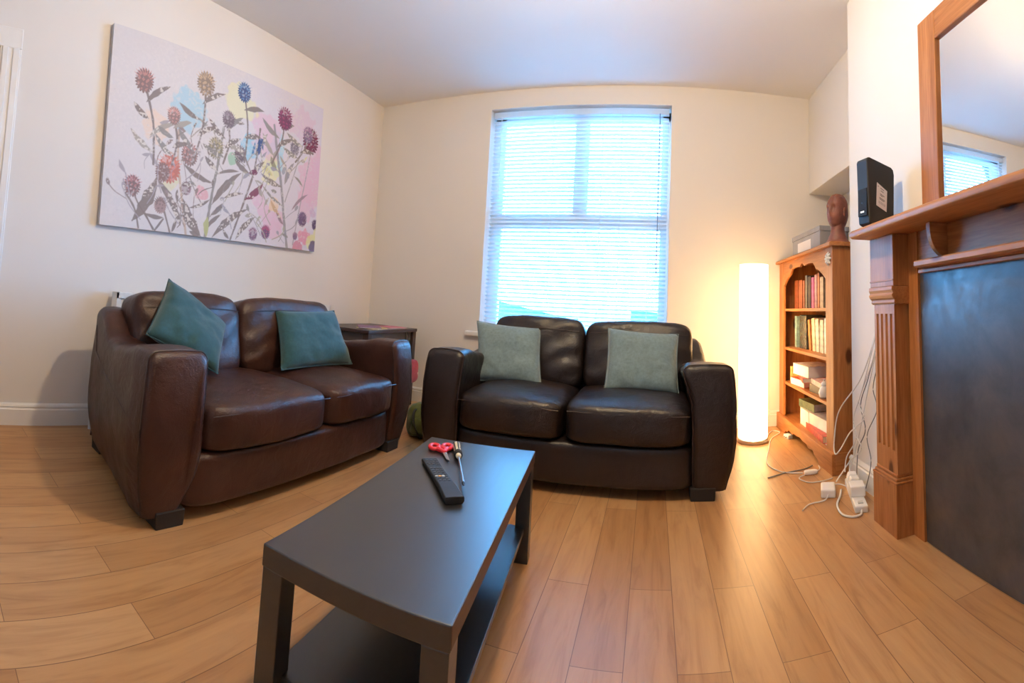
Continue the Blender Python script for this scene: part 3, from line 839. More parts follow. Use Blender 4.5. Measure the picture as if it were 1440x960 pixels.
    gb_, gg, gl = (134, 120, 116), (146, 140, 136), (170, 160, 150)
    # washes of colour
    for z_ in ((1340, 250), (1345, 340), (1320, 420), (1300, 300), (1370, 220)): blot(*z_, 0.13, (226, 184, 206), 0.75, 1.5)
    for z_ in ((920, 400), (960, 470), (1010, 520), (1050, 590), (1080, 520)): blot(*z_, 0.075, (224, 186, 206), 0.8)
    blot(1360, 510, 0.05, (205, 175, 205), 0.7); blot(835, 55, 0.12, (128, 200, 225), 0.7); blot(1030, 150, 0.10, (150, 210, 228), 0.7, 1.3)
    blot(1050, 60, 0.08, (170, 215, 230), 0.7); blot(730, 130, 0.05, (120, 190, 140), 0.6); blot(985, 215, 0.10, (232, 224, 160), 0.75, 1.2)
    blot(1040, 430, 0.06, (235, 200, 150), 0.7); blot(550, 335, 0.055, (224, 160, 170), 0.8); blot(375, 260, 0.06, (220, 215, 160), 0.6)
    for p, r, c in (((0.55, 0.80), 0.16, (150, 205, 225)), ((1.2, 0.75), 0.15, (225, 185, 205)), ((0.3, 0.62), 0.10, (235, 205, 180)), ((1.55, 0.95), 0.14, (222, 190, 212)), ((0.95, 0.95), 0.13, (232, 226, 170))):
        d = np.hypot(X - p[0], Z - p[1]) / r + 0.6 * (n1 - 0.5) + 0.4 * (n2 - 0.5); lay((1 - d) / 0.15, c, 0.65)
    # stems
    stem([(400, -60), (405, 120), (425, 250), (455, 430), (480, 585)], 0.017, (196, 170, 150))
    stem([(660, -60), (640, 150), (615, 350), (590, 610)], 0.020, gg)
    stem([(1000, -60), (1040, 130), (1090, 350), (1120, 520), (1160, 705)], 0.022, (150, 146, 152))
    stem([(900, -40), (880, 200), (830, 380), (750, 625)], 0.014, gb_)
    stem([(1310, 110), (1270, 330), (1240, 480), (1205, 690)], 0.010, (172, 165, 176))
    stem([(1240, 60), (1190, 220), (1120, 420)], 0.010, (165, 160, 168))
    stem([(185, 300), (215, 375), (250, 440), (310, 548)], 0.009, gb_); stem([(150, 310), (200, 410), (225, 525)], 0.012, gb_)
    stem([(480, 235), (520, 330), (560, 400)], 0.006, gb_); stem([(330, 350), (390, 560)], 0.012, gb_); stem([(800, 100), (855, 225)], 0.008, gb_)
    stem([(255, 440), (300, 540)], 0.010, gb_); stem([(350, 480), (310, 545)], 0.012, gb_); stem([(300, 30), (385, 90)], 0.010, (196, 170, 150))
    # leaves
    for p, q, w in (((300, 225), (192, 480), 0.095), ((305, 235), (445, 520), 0.060), ((612, 275), (440, 150), 0.045), ((620, 405), (790, 225), 0.055),
                    ((605, 375), (490, 418), 0.030), ((690, 372), (812, 352), 0.030), ((640, 222), (775, 215), 0.028), ((565, 595), (450, 365), 0.085),
                    ((635, 605), (845, 450), 0.060), ((785, 625), (905, 500), 0.045), ((850, 235), (745, 140), 0.045), ((865, 245), (945, 165), 0.040),
                    ((350, 470), (255, 440), 0.030), ((690, 400), (620, 470), 0.04), ((740, 620), (700, 560), 0.03), ((640, 200), (560, 110), 0.05), ((560, 590), (500, 560), 0.04),
                    ((420, 470), (400, 560), 0.03), ((590, 560), (680, 470), 0.035)):
        leaf(p, q, w, gb_)
    for p, q, w, c in (((945, 300), (830, 388), 0.060, (130, 56, 78)), ((905, 215), (845, 225), 0.05, (128, 60, 84)), ((1085, 325), (930, 235), 0.045, (140, 130, 125)),
                       ((1105, 445), (945, 310), 0.030, gg), ((1110, 310), (1170, 185), 0.055, (150, 146, 155)), ((1180, 475), (1305, 388), 0.030, (160, 135, 150)),
                       ((1180, 265), (1255, 335), 0.025, gg), ((1100, 520), (1010, 400), 0.040, (205, 165, 120)), ((1090, 250), (1110, 190), 0.05, (160, 165, 180)),
                       ((1120, 560), (1060, 480), 0.030, (150, 120, 130)), ((1010, 250), (940, 180), 0.05, (214, 205, 140)), ((1040, 225), (990, 130), 0.045, (150, 150, 120)),
                       ((1050, 355), (1010, 340), 0.03, gg), ((600, 600), (600, 480), 0.05, (186, 184, 120)), ((1250, 180), (1280, 150), 0.02, (220, 214, 150))):
        leaf(p, q, w, c)
    for zx in (880, 900, 930, 955): leaf((900, 20), (zx, 120 - abs(zx - 900)), 0.035, (52, 84, 140), tone=False)
    leaf((870, 40), (850, 125), 0.03, (60, 120, 170), tone=False)
    # seed heads
    head((180, 268), 0.075, (132, 106, 106), (200, 130, 130)); head((365, 175), 0.105, (196, 116, 100), (226, 130, 110)); head((330, 195), 0.07, (140, 112, 108), (150, 120, 118))
    head((470, 95), 0.085, (146, 116, 112), (214, 150, 140)); head((775, 108), 0.068, (112, 98, 104), (150, 130, 140)); head((620, 65), 0.085, (140, 130, 110), (196, 180, 140))
    head((1300, 55), 0.120, (120, 50, 82), (150, 30, 70)); head((1170, 95), 0.066, (146, 136, 150), (110, 100, 120)); head((330, 395), 0.06, (170, 140, 136), (130, 110, 108)); head((465, 300), 0.05, (150, 120, 130), (120, 100, 104))
    head((900, 603), 0.055, (128, 96, 122), (170, 120, 140)); head((988, 597), 0.060, (112, 78, 110), (196, 80, 120)); head((1272, 540), 0.068, (110, 84, 124), (130, 100, 140))
    head((1386, 585), 0.05, (92, 72, 112), (110, 90, 130)); head((1220, 640), 0.035, (120, 96, 130), (150, 120, 150))
    blot(1300, 655, 0.085, (222, 132, 160), 0.85); blot(1250, 705, 0.06, (206, 110, 130), 0.8); blot(1355, 690, 0.07, (224, 218, 140), 0.85); blot(1385, 730, 0.07, (96, 80, 132), 0.9); blot(1410, 640, 0.05, (226, 220, 150), 0.7)
    # fine tangle of twigs and small leaves between the stems
    rt = random.Random(11)
    for k in range(64):
        sx = rt.choice((0.22, 0.30, 0.40, 0.52, 0.60, 0.72, 0.85, 1.0, 1.15, 1.22, 1.30, 1.42)) + rt.uniform(-0.06, 0.06); sz = rt.uniform(0.02, 0.62)
        ex, ez = sx + rt.uniform(-0.13, 0.13), sz + rt.uniform(0.05, 0.17)
        cc = rt.choice((gb_, gg, gl, (150, 130, 126), (168, 160, 168))) if sx < 0.85 else rt.choice((gg, gl, (160, 156, 170), (176, 168, 150)))
        stem([(sx, sz), ((sx + ex) / 2 + rt.uniform(-0.02, 0.02), (sz + ez) / 2), (ex, ez)], rt.uniform(0.004, 0.008), cc, raw=True)
        leaf((ex, ez), (ex + rt.uniform(-0.07, 0.07), ez + rt.uniform(-0.03, 0.09)), rt.uniform(0.018, 0.035), cc, raw=True)
    # the taller growth in the upper half of the print
    rg = random.Random(5)
    for x0, z0, x1, z1, r, c, tp in ((0.32, 0.40, 0.22, 0.88, 0.085, (140, 112, 108), (205, 140, 130)), (0.60, 0.45, 0.66, 0.98, 0.095, (150, 128, 110), (214, 180, 140)), (1.02, 0.55, 0.98, 1.02, 0.08, (70, 84, 130), (120, 160, 200)),
                                  (1.28, 0.60, 1.38, 0.95, 0.10, (124, 60, 92), (180, 70, 110)), (0.84, 0.50, 0.86, 0.80, 0.07, (120, 104, 110), (160, 140, 150)), (1.52, 0.66, 1.64, 0.90, 0.075, (130, 110, 140), (190, 130, 170)), (0.45, 0.42, 0.44, 0.72, 0.065, (150, 120, 115), (220, 160, 150))):
        stem([(x0, z0), ((x0 + x1) / 2 + 0.03, (z0 + z1) / 2), (x1, z1)], 0.014, gb_, raw=True)
        for k in range(4):
            t = 0.15 + 0.2 * k; bx_, bz_ = x0 + (x1 - x0) * t, z0 + (z1 - z0) * t; sgn = 1 if k % 2 else -1
            leaf((bx_, bz_), (bx_ + sgn * rg.uniform(0.10, 0.18), bz_ + rg.uniform(0.02, 0.14)), 0.045, rg.choice((gb_, gg, gl)), raw=True)
        head((x1, z1), r, c, tp, raw=True)
    for k in range(260):   # paint flecks
        x, z = rng.rand() * PW, rng.rand() * PH; d = np.hypot(X - x, Z - z); lay((0.0022 + 0.003 * rng.rand() - d) / 0.003, (190, 184, 186), 0.5)
    m = (np.clip((n3 - 0.60) / 0.15, 0, 1) * np.clip((n1 - 0.35) / 0.2, 0, 1) * 0.42)[..., None]
    img = img * (1 - m) + lin((222, 215, 214)) * m
    g = img.mean(-1, keepdims=True); img = g + (img - g) * 0.88
    return nx, ny, xs, zs, np.clip(img, 0, 1)
nx, ny, xs, zs, img = paint()
pc = thing('canvas_picture', 'large unframed canvas print of thistle stems on the left wall above the sofa', 'picture', (XL, 1.893, 1.182), 0, rot=(R(1.35), 0, 0))
me = bpy.data.meshes.new('canvas_print')
vx = np.empty((ny, nx, 3)); vx[..., 0] = PD; vx[..., 1] = xs[None, :] - PW / 2; vx[..., 2] = zs[:, None]
idx = np.arange(nx * ny).reshape(ny, nx)
fc = np.stack([idx[:-1, :-1], idx[:-1, 1:], idx[1:, 1:], idx[1:, :-1]], -1).reshape(-1, 4)
me.from_pydata(vx.reshape(-1, 3).tolist(), [], fc.tolist())
at = me.color_attributes.new('print', 'FLOAT_COLOR', 'POINT')
rgba = np.ones((nx * ny, 4), np.float32); rgba[:, :3] = img.reshape(-1, 3)
at.data.foreach_set('color', rgba.ravel())
me.materials.append(M['canvas'])
po = bpy.data.objects.new('canvas_print', me); COL.objects.link(po); po.parent = pc
obj('stretcher_edge', bx(0.004, PD - 0.0006, -PW / 2, PW / 2, 0, PH), M['canvas_edge'], pc, smooth=False)

# ------------------------------------------------------------------ floor lamp
lp = thing('floor_lamp', 'tall white paper cylinder floor lamp glowing between sofa and bookcase', 'lamp', (0.715, 3.29, 0))
obj('base', lathe(bmesh.new(), [(0.104, 0), (0.108, 0.004), (0.108, 0.022), (0.100, 0.028), (0.0, 0.028)], 40), M['steel'], lp)
bm = bmesh.new(); prof = [(0.103, 0.032)] + [(0.103, 0.032 + 1.20 * k / 24) for k in range(1, 25)]
lathe(bm, prof, 48, cap=False); lathe(bm, [(r - 0.0012, z) for r, z in prof][::-1], 48, cap=False)
obj('lamp_shade', bm, M['shade'], lp)
obj('added_top_disc', lathe(bmesh.new(), [(0.0, 1.172), (0.101, 1.172), (0.101, 1.175), (0.0, 1.175)], 40), M['shade'], lp)  # added disc closing the open shade top, softens light on the ceiling
obj('stem', tube(bmesh.new(), [(0, 0, 0.02), (0, 0, 0.905)], 0.008, 10), M['steel'], lp)
obj('bulb', lathe(bmesh.new(), [(0.014, 0.90), (0.018, 0.92), (0.044, 0.965), (0.047, 0.99), (0.033, 1.02), (0.0, 1.032)], 20), M['bulb'], lp)
obj('bulb', lathe(bmesh.new(), [(0.012, 0.20), (0.030, 0.23), (0.034, 0.25), (0.024, 0.28), (0.009, 0.29)], 20), M['bulb'], lp)
obj('power_cord', tube(bmesh.new(), spline([(0.09, -0.05, 0.006), (0.13, 0.10, 0.005), (0.20, 0.22, 0.005), (0.24, 0.16, 0.005), (0.14, 0.02, 0.005), (0.06, -0.22, 0.005), (-0.02, -0.50, 0.005), (0.02, -0.66, 0.005), (0.13, -0.72, 0.005)], 8), 0.0032, 6), M['whitecable'], lp)

# ------------------------------------------------------------------ bookcase
bc = thing('bookcase', 'pine bookcase with scalloped front standing in the alcove beside the lamp', 'bookcase', (1.012, 3.06, 0))
BW, BD, BH = 0.57, 0.30, 1.275           # half width, depth, height; local x = depth, y = along the wall
for s in (-1, 1):
    obj('side_panel', bx(0.0, BD, s * BW - (0.02 if s > 0 else 0), s * BW + (0.02 if s < 0 else 0), 0.0, BH), M['pine_z'], bc, smooth=False, bevel=0.002)
    y0, y1 = (-BW, -BW + 0.115) if s < 0 else (BW - 0.115, BW)
    obj('stile', bx(-0.012, 0.008, y0, y1, 0.112, BH), M['pine_z'], bc, smooth=False, bevel=0.003)
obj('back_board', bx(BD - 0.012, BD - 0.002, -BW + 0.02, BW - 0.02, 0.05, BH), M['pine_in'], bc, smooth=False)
obj('top_board', poly_prism([(-0.038, BH), (BD, BH), (BD, BH + 0.026), (-0.028, BH + 0.026), (-0.038, BH + 0.016)], 'y', -BW - 0.02, BW + 0.03), M['pine_y'], bc, smooth=False, bevel=0.003)
for zz in (0.920, 0.628, 0.368, 0.108):
    obj('shelf', bx(0.0, BD - 0.012, -BW + 0.02, BW - 0.02, zz - 0.02, zz), M['pine_y'], bc, smooth=False, bevel=0.002)
# scalloped valance
yy0, yy1 = -BW + 0.115, BW - 0.115; w = yy1 - yy0
arch = [(yy1, BH), (yy0, BH)]
for k in range(41):
    f = k / 40; u = abs(2 * f - 1)
    if u < 0.06: z = 1.228 - 0.10 * (u)
    elif u < 0.56: z = 1.205 + 0.010 * math.sin((u - 0.06) / 0.5 * math.pi) - 0.012 * (u > 0.5)
    elif u < 0.62: z = 1.172
    else: z = 1.165 - 0.075 * ((u - 0.62) / 0.38) ** 1.5
    arch.append((yy0 + w * f, z))
obj('valance', poly_prism(arch, 'x', -0.010, 0.006), M['pine_y'], bc, smooth=False, bevel=0.002)
# plinth with cut-out foot shaping
pl = [(-BW - 0.015, 0.115), (BW + 0.015, 0.115), (BW + 0.015, 0), (BW - 0.20, 0), (BW - 0.23, 0.026), (BW - 0.28, 0.030), (BW - 0.31, 0.052), (BW - 0.40, 0.040), (BW - 0.43, 0.055), (0.06, 0.055), (0.0, 0.064), (-0.06, 0.055), (-BW + 0.43, 0.055), (-BW + 0.40, 0.040), (-BW + 0.31, 0.052), (-BW + 0.28, 0.030), (-BW + 0.23, 0.026), (-BW + 0.20, 0), (-BW - 0.015, 0)]
obj('plinth', poly_prism(pl, 'x', -0.030, -0.008), M['pine_y'], bc, smooth=False, bevel=0.003)
for s in (-1, 1): obj('plinth_return', bx(-0.010, BD, s * BW - (0.0 if s > 0 else 0.015), s * BW + (0.015 if s > 0 else 0), 0, 0.115), M['pine_x'], bc, smooth=False, bevel=0.003)
bm = bmesh.new()
for k in range(8):
    a_ = k * math.pi / 4
    tube(bm, [(-0.014, -BW + 0.055 + 0.010 * math.cos(a_), 1.205 + 0.010 * math.sin(a_)), (-0.020, -BW + 0.055 + 0.026 * math.cos(a_), 1.205 + 0.026 * math.sin(a_)), (-0.013, -BW + 0.055 + 0.040 * math.cos(a_), 1.205 + 0.040 * math.sin(a_))], [0.006, 0.010, 0.004], 8)
bmesh.ops.create_uvsphere(bm, u_segments=12, v_segments=8, radius=0.013, matrix=Matrix.Translation((-0.018, -BW + 0.055, 1.205)))
obj('rosette', bm, M['whiteplastic'], bc)['label'] = 'white flower ornament'

# books (world: spine faces -x)
def book(label, c, loc, th, hh, dd, tilt=0.0, lay=0, rz=0.0, group=None, glossy=0.45, var=0.35):
    """upright: th along y, hh up, dd back; lay=1: flat on its side with the long edge to the front"""
    b = thing('book', label, 'book', loc, rz, group, rot=(R(tilt), 0, rz))
    mm = plain('book cover %s' % label[:24], c, glossy, var=var, scale=30)
    if not lay:
        cov = boxes([(0, dd, -th / 2, -th / 2 + 0.002, 0, hh), (0, dd, th / 2 - 0.002, th / 2, 0, hh), (-0.002, 0.001, -th / 2, th / 2, 0, hh)])
        pg = bx(0.001, dd - 0.004, -th / 2 + 0.002, th / 2 - 0.002, 0.003, hh - 0.003)
    else:
        cov = boxes([(0, dd, -hh / 2, hh / 2, 0, 0.002), (0, dd, -hh / 2, hh / 2, th - 0.002, th), (-0.001, 0.001, -hh / 2, hh / 2, 0, th) if lay == 1 else (dd - 0.001, dd + 0.001, -hh / 2, hh / 2, 0, th)])
        pg = bx(0.003, dd - 0.003, -hh / 2 + 0.003, hh / 2 - 0.003, 0.002, th - 0.002)
    obj('cover', cov, mm, b, smooth=False)
    obj('pages', pg, M['paper'] if lay != 2 else M['whitepaper'], b, smooth=False)
    return b
G1 = 'books standing on the top shelf of the bookcase'
X0 = 1.085
z1 = 0.920
top_row = [('thick orange book at the window end of the top shelf', (0.30, 0.085, 0.035), 0.085, 0.215), ('second orange book from the window end of the top shelf', (0.32, 0.10, 0.045), 0.085, 0.212),
           ('brown orange book beside the grey one on the top shelf', (0.22, 0.07, 0.04), 0.045, 0.205), ('tall light grey book in the middle of the top shelf', (0.13, 0.125, 0.125), 0.042, 0.238),
           ('black topped dark book in the middle of the top shelf', (0.020, 0.020, 0.026), 0.065, 0.225), ('bright pink spined book on the top shelf', (0.50, 0.09, 0.28), 0.050, 0.215),
           ('dull mauve book right of the pink one on the top shelf', (0.36, 0.20, 0.24), 0.045, 0.228), ('rust coloured book near the end of the top shelf', (0.42, 0.12, 0.05), 0.035, 0.235),
           ('cream coloured book nearest the fireplace on the top shelf', (0.36, 0.29, 0.22), 0.06, 0.205)]
y = 3.485
for lab, c, th, hh in top_row:
    book(lab, c, (X0, y - th / 2, z1), th, hh, 0.16, 0, 0, 0, G1); y -= th + 0.014
G2 = 'things standing on the second shelf of the bookcase'
z2 = 0.628
book('large dark teal book with a pale spine leaning on the second shelf', (0.045, 0.085, 0.090), (X0 + 0.02, 3.40, z2), 0.030, 0.245, 0.17, 0, 0, 0, None, 0.2)
book('pale green edged folder at the window end of the second shelf', (0.30, 0.45, 0.42), (X0, 3.46, z2), 0.045, 0.235, 0.17, 0, 0, 0, None)
book('wide dark grey green book on the second shelf', (0.07, 0.085, 0.075), (X0, 3.285, z2), 0.16, 0.240, 0.15, 0, 0, 0, None, 0.2)
book('orange book leaning in the middle of the second shelf', (0.55, 0.22, 0.07), (X0, 3.125, z2), 0.04, 0.215, 0.16, -9, 0)
for k, (c, hh, nm) in enumerate((((0.72, 0.62, 0.45), 0.225, 'first cream book right of the orange one on the second shelf'), ((0.80, 0.74, 0.62), 0.22, 'second cream book right of the orange one on the second shelf'), ((0.74, 0.66, 0.5), 0.215, 'third cream book right of the orange one on the second shelf'), ((0.82, 0.78, 0.7), 0.225, 'white book nearest the fireplace on the second shelf'))):
    book(nm, c, (X0, 3.045 - k * 0.075, z2), 0.055, hh, 0.17, -6 if k < 2 else 0, 0, 0, None)
z3 = 0.368
book('thick white paged book lying at the bottom of the third shelf pile', (0.55, 0.10, 0.07), (1.03, 3.27, z3), 0.050, 0.24, 0.19, 0, 2, R(6))
book('red covered book lying in the middle of the third shelf pile', (0.60, 0.06, 0.04), (1.035, 3.20, z3 + 0.051), 0.030, 0.30, 0.19, 0, 1, R(-12))
book('large white paged book lying on top of the third shelf pile', (0.66, 0.60, 0.56), (1.03, 3.19, z3 + 0.082), 0.075, 0.30, 0.20, 0, 2, R(3))
book('dark bound book lying at the fireplace end of the third shelf', (0.03, 0.025, 0.025), (1.05, 2.90, z3), 0.055, 0.24, 0.18, 0, 1, R(4))
book('pale pink book lying on the dark one on the third shelf', (0.66, 0.42, 0.38), (1.04, 2.89, z3 + 0.056), 0.030, 0.24, 0.18, 0, 1, R(-5))
book('yellow book tucked at the window end of the third shelf', (0.62, 0.48, 0.15), (1.05, 3.465, z3), 0.05, 0.115, 0.13, 0, 0, 0)
jar = thing('china_ornament', 'small white china ornament on the third shelf in front of the books', 'ornament', (1.045, 2.755, z3))
obj('body', lathe(bmesh.new(), [(0.018, 0), (0.030, 0.008), (0.036, 0.035), (0.026, 0.062), (0.016, 0.072), (0.020, 0.082), (0.018, 0.088)], 20), M['whiteplastic'], jar)
obj('lid', lathe(bmesh.new(), [(0.020, 0.088), (0.014, 0.097), (0.005, 0.103), (0.006, 0.110), (0.0, 0.114)], 16), M['whiteplastic'], jar)
z4 = 0.108
book('pale boxed book lying on the bottom shelf under the green one', (0.50, 0.45, 0.42), (1.06, 2.93, z4 + 0.041), 0.075, 0.34, 0.19, 0, 2, R(3))
book('red covered book lying lowest on the bottom shelf', (0.52, 0.06, 0.045), (1.035, 2.92, z4), 0.04, 0.40, 0.21, 0, 1, R(-4))
book('green book leaning over the pile on the bottom shelf', (0.085, 0.12, 0.06), (1.065, 3.16, z4 + 0.117), 0.05, 0.26, 0.19, 0, 1, R(5))
book('second white paged book lying at the window end of the bottom shelf', (0.62, 0.60, 0.55), (1.05, 3.17, z4), 0.115, 0.20, 0.19, 0, 2, R(-2))
mg = thing('magazine', 'red and orange magazine at the front of the bottom shelf', 'magazine', (1.017, 2.80, z4 + 0.001), R(8))
rm = plain('red patterned cover', (0.62, 0.11, 0.06), 0.4, var=0.6, scale=30)
mg.location = (1.03, 2.64, z4)
obj('cover', boxes([(0, 0.12, -0.05, 0.05, 0, 0.001), (0, 0.12, -0.05, 0.05, 0.009, 0.010), (0.119, 0.120, -0.05, 0.05, 0, 0.010)]), rm, mg, smooth=False)
obj('pages', bx(0.002, 0.119, -0.049, 0.049, 0.001, 0.009), M['whitepaper'], mg, smooth=False)

# on top of the bookcase
ZTOP = BH + 0.026
bxn = thing('storage_box', 'grey white cardboard box on the far end of the bookcase top', 'box', (1.15, 3.16, ZTOP), R(1))
obj('body', bx(-0.09, 0.12, -0.29, 0.29, 0, 0.13), M['greycard'], bxn, smooth=False, bevel=0.003)
obj('lid', bx(-0.094, 0.124, -0.294, 0.294, 0.13, 0.165), M['greycard'], bxn, smooth=False, bevel=0.003)
obj('label_patch', bx(-0.0915, -0.089, -0.12, 0.16, 0.03, 0.10), M['sticker'], bxn, smooth=False)
hd = thing('wooden_bust', 'carved red brown wooden head on the near end of the bookcase top', 'sculpture', (1.105, 2.655, ZTOP), R(205))
def dhead(q, u):
    q = q.copy(); x, y, z = u                      # +x is the face
    f = max(0, x)
    q.x += 0.016 * f * math.exp(-(y / 0.22) ** 2 - ((z - 0.0) / 0.25) ** 2)          # nose
    q.x -= 0.010 * f * (math.exp(-((abs(y) - 0.38) / 0.18) ** 2 - ((z - 0.18) / 0.14) ** 2))   # eye sockets
    q.x += 0.007 * f * math.exp(-((z - 0.36) / 0.12) ** 2)                           # brow
    q.x += 0.007 * f * math.exp(-(y / 0.4) ** 2 - ((z + 0.38) / 0.12) ** 2) - 0.005 * f * math.exp(-(y / 0.4) ** 2 - ((z + 0.38) / 0.03) ** 2)  # lips
    q.x += 0.008 * f * math.exp(-(y / 0.4) ** 2 - ((z + 0.72) / 0.14) ** 2)          # chin
    k = 1 - 0.22 * max(0, -z) ** 1.5
    q.y *= k
    if z > 0.3: q.z += 0.004 * math.sin(18 * y) * (z - 0.3)
    return q + Vector((0.002 * fb(q, 22), 0.002 * fb(q, 22, 4), 0))
obj('head', softbox(0.066, 0.058, 0.112, 2.6, 26, dhead, (0, 0, 0.212)), M['statue'], hd, sharp=80)
for s in (-1, 1): obj('ear', softbox(0.014, 0.008, 0.030, 2.5, 8, None, (-0.004, s * 0.058, 0.205)), M['statue'], hd, sharp=80)
obj('neck', lathe(bmesh.new(), [(0.062, 0.028), (0.058, 0.05), (0.046, 0.075), (0.042, 0.10), (0.044, 0.135)], 24), M['statue'], hd)
obj('pedestal', lathe(bmesh.new(), [(0.078, 0), (0.080, 0.012), (0.072, 0.022), (0.066, 0.034), (0.0, 0.034)], 28), M['statue'], hd, sharp=40)

# ------------------------------------------------------------------ fireplace surround
fp = thing('fireplace_surround', 'pine fireplace surround with fluted pillars and mantel shelf', 'fireplace', (XB, 1.08, 0))
def L(x): return x - XB
def YL(y): return y - 1.08
def pillar(y0, y1):
    c = (y0 + y1) / 2; h = (y1 - y0) / 2
    # plinth block, stepped moulding, fluted shaft, capital, frieze block
    obj('plinth_block', bx(L(0.943), L(1.07), YL(c - h), YL(c + h), 0, 0.205), M['pine_z'], fp, smooth=False, bevel=0.003)
    bm = boxes([(L(0.941), L(1.07), YL(c - h - 0.002), YL(c + h + 0.002), 0.205, 0.214), (L(0.948), L(1.07), YL(c - h + 0.006), YL(c + h - 0.006), 0.214, 0.226), (L(0.954), L(1.07), YL(c - h + 0.012), YL(c + h - 0.012), 0.226, 0.24)])
    obj('plinth_moulding', bm, M['pine_y'], fp, smooth=False, bevel=0.004)
    w = h - 0.012
    prof = [(L(1.07), YL(c - w)), (L(0.958), YL(c - w))]
    nf = 4
    for k in range(nf):
        fc = c - w + 2 * w * (k + 0.7) / (nf + 0.4); r = 0.0105
        for j in range(7):
            a_ = math.pi * j / 6; prof.append((L(0.958) + 0.011 * math.sin(a_), YL(fc - r * math.cos(a_))))
    prof += [(L(0.958), YL(c + w)), (L(1.07), YL(c + w))]
    sh = obj('fluted_shaft', poly_prism(prof, 'z', 0.33, 0.885), M['pine_z'], fp, sharp=30)
    for z0, z1 in ((0.24, 0.33), (0.885, 0.94)): obj('shaft_end', bx(L(0.958), L(1.07), YL(c - w), YL(c + w), z0, z1), M['pine_z'], fp, smooth=False)
    cap = [(0.958, 0.925), (0.950, 0.932), (0.952, 0.944), (0.944, 0.950), (0.938, 0.964), (0.944, 0.972), (0.938, 0.985), (0.940, 1.0), (1.07, 1.0), (1.07, 0.925)]
    obj('capital', poly_prism([(L(a), b) for a, b in cap], 'y', YL(c - h - 0.004), YL(c + h + 0.004)), M['pine_y'], fp, smooth=False, bevel=0.002)
    obj('frieze_block', bx(L(0.947), L(1.07), YL(c - h - 0.004), YL(c + h + 0.004), 1.0, 1.2195), M['pine_z'], fp, smooth=False, bevel=0.003)
    obj('bead', bx(L(0.944), L(0.95), YL(c - h - 0.004), YL(c + h + 0.004), 1.022, 1.030), M['pine_y'], fp, smooth=False, bevel=0.002)
pillar(1.690, 1.895)
pillar(0.265, 0.470)
IN0, IN1 = 0.530, 1.630
obj('jamb', boxes([(L(1.022), L(1.07), YL(1.615), YL(1.692), 0, 1.2195)]), M['pine_z'], fp, smooth=False)
obj('jamb', boxes([(L(1.022), L(1.07), YL(0.468), YL(0.545), 0, 1.2195)]), M['pine_z'], fp, smooth=False)
obj('frieze', bx(L(1.028), L(1.07), YL(0.545), YL(1.615), 1.06, 1.2195), M['pine_y'], fp, smooth=False)
obj('ledge', poly_prism([(L(1.03), 1.058), (L(0.968), 1.062), (L(0.960), 1.068), (L(0.960), 1.085), (L(0.966), 1.090), (L(1.03), 1.090)], 'y', YL(0.60), YL(1.545)), M['pine_y'], fp, smooth=False, bevel=0.002)
obj('ledge_batten', bx(L(1.005), L(1.03), YL(0.57), YL(1.585), 1.044, 1.058), M['pine_y'], fp, smooth=False, bevel=0.002)
for y in (1.408, 0.726):
    cr = [(L(1.028), 1.2195), (L(0.948), 1.2195), (L(0.948), 1.205)]
    for k in range(11):
        f = k / 10; cr.append((L(0.948 + 0.072 * (1 - math.cos(f * math.pi / 2)) + 0.004 * f), 1.205 - 0.112 * math.sin(f * math.pi / 2) ** 0.9))
    cr.append((L(1.028), 1.092))
    obj('corbel', poly_prism(cr, 'y', YL(y), YL(y + 0.024)), M['pine_x'], fp, smooth=False, bevel=0.002)
ms = [(L(XB - 0.001), 1.220), (L(0.862), 1.220), (L(0.852), 1.226), (L(0.848), 1.238), (L(0.852), 1.250), (L(0.860), 1.256), (L(XB - 0.001), 1.256)]
obj('mantel_shelf', poly_prism(ms, 'y', YL(0.255), YL(1.905)), M['pine_y'], fp, sharp=40, bevel=0.002)
fbd = obj('fire_board', bx(1.032, 1.045, 0.545, 1.615, 0.0, 1.058), M['slate'], None, smooth=False, bevel=0.002)
tag(fbd, 'dark slate-coloured board closing the fireplace opening', 'board')
# tapered hole in pine jamb behind the board
obj('lining', bx(L(1.046), L(1.07), YL(0.545), YL(1.615), 0, 1.06), M['legwood'], fp, smooth=False)

# mirror standing on the mantel
mr = thing('mirror', 'pine framed mirror standing on the mantel shelf', 'mirror', (XB - 0.002, 1.035, 1.2565))
a0, a1, hh = -0.565, 0.565, 0.86
fw = 0.125
for nm, g, m in (('frame', (-0.030, 0, a1 - fw, a1, 0, hh), 'pine_z'), ('frame', (-0.030, 0, a0, a0 + fw, 0, hh), 'pine_z'), ('frame', (-0.0295, 0, a0 + fw, a1 - fw, 0, 0.06), 'pine_y'), ('frame', (-0.0295, 0, a0 + fw, a1 - fw, hh - fw, hh), 'pine_y')):
    obj(nm, bx(*g), M[m], mr, smooth=False, bevel=0.004)
obj('mirror_glass', bx(-0.016, -0.004, a0 + fw - 0.003, a1 - fw + 0.003, 0.057, hh - fw + 0.003), M['mirror'], mr, smooth=False)

# router on the mantel
rt = thing('router', 'black upright internet router with a white sticker on the mantel end', 'router', (0.938, 1.815, 1.2565), R(13))
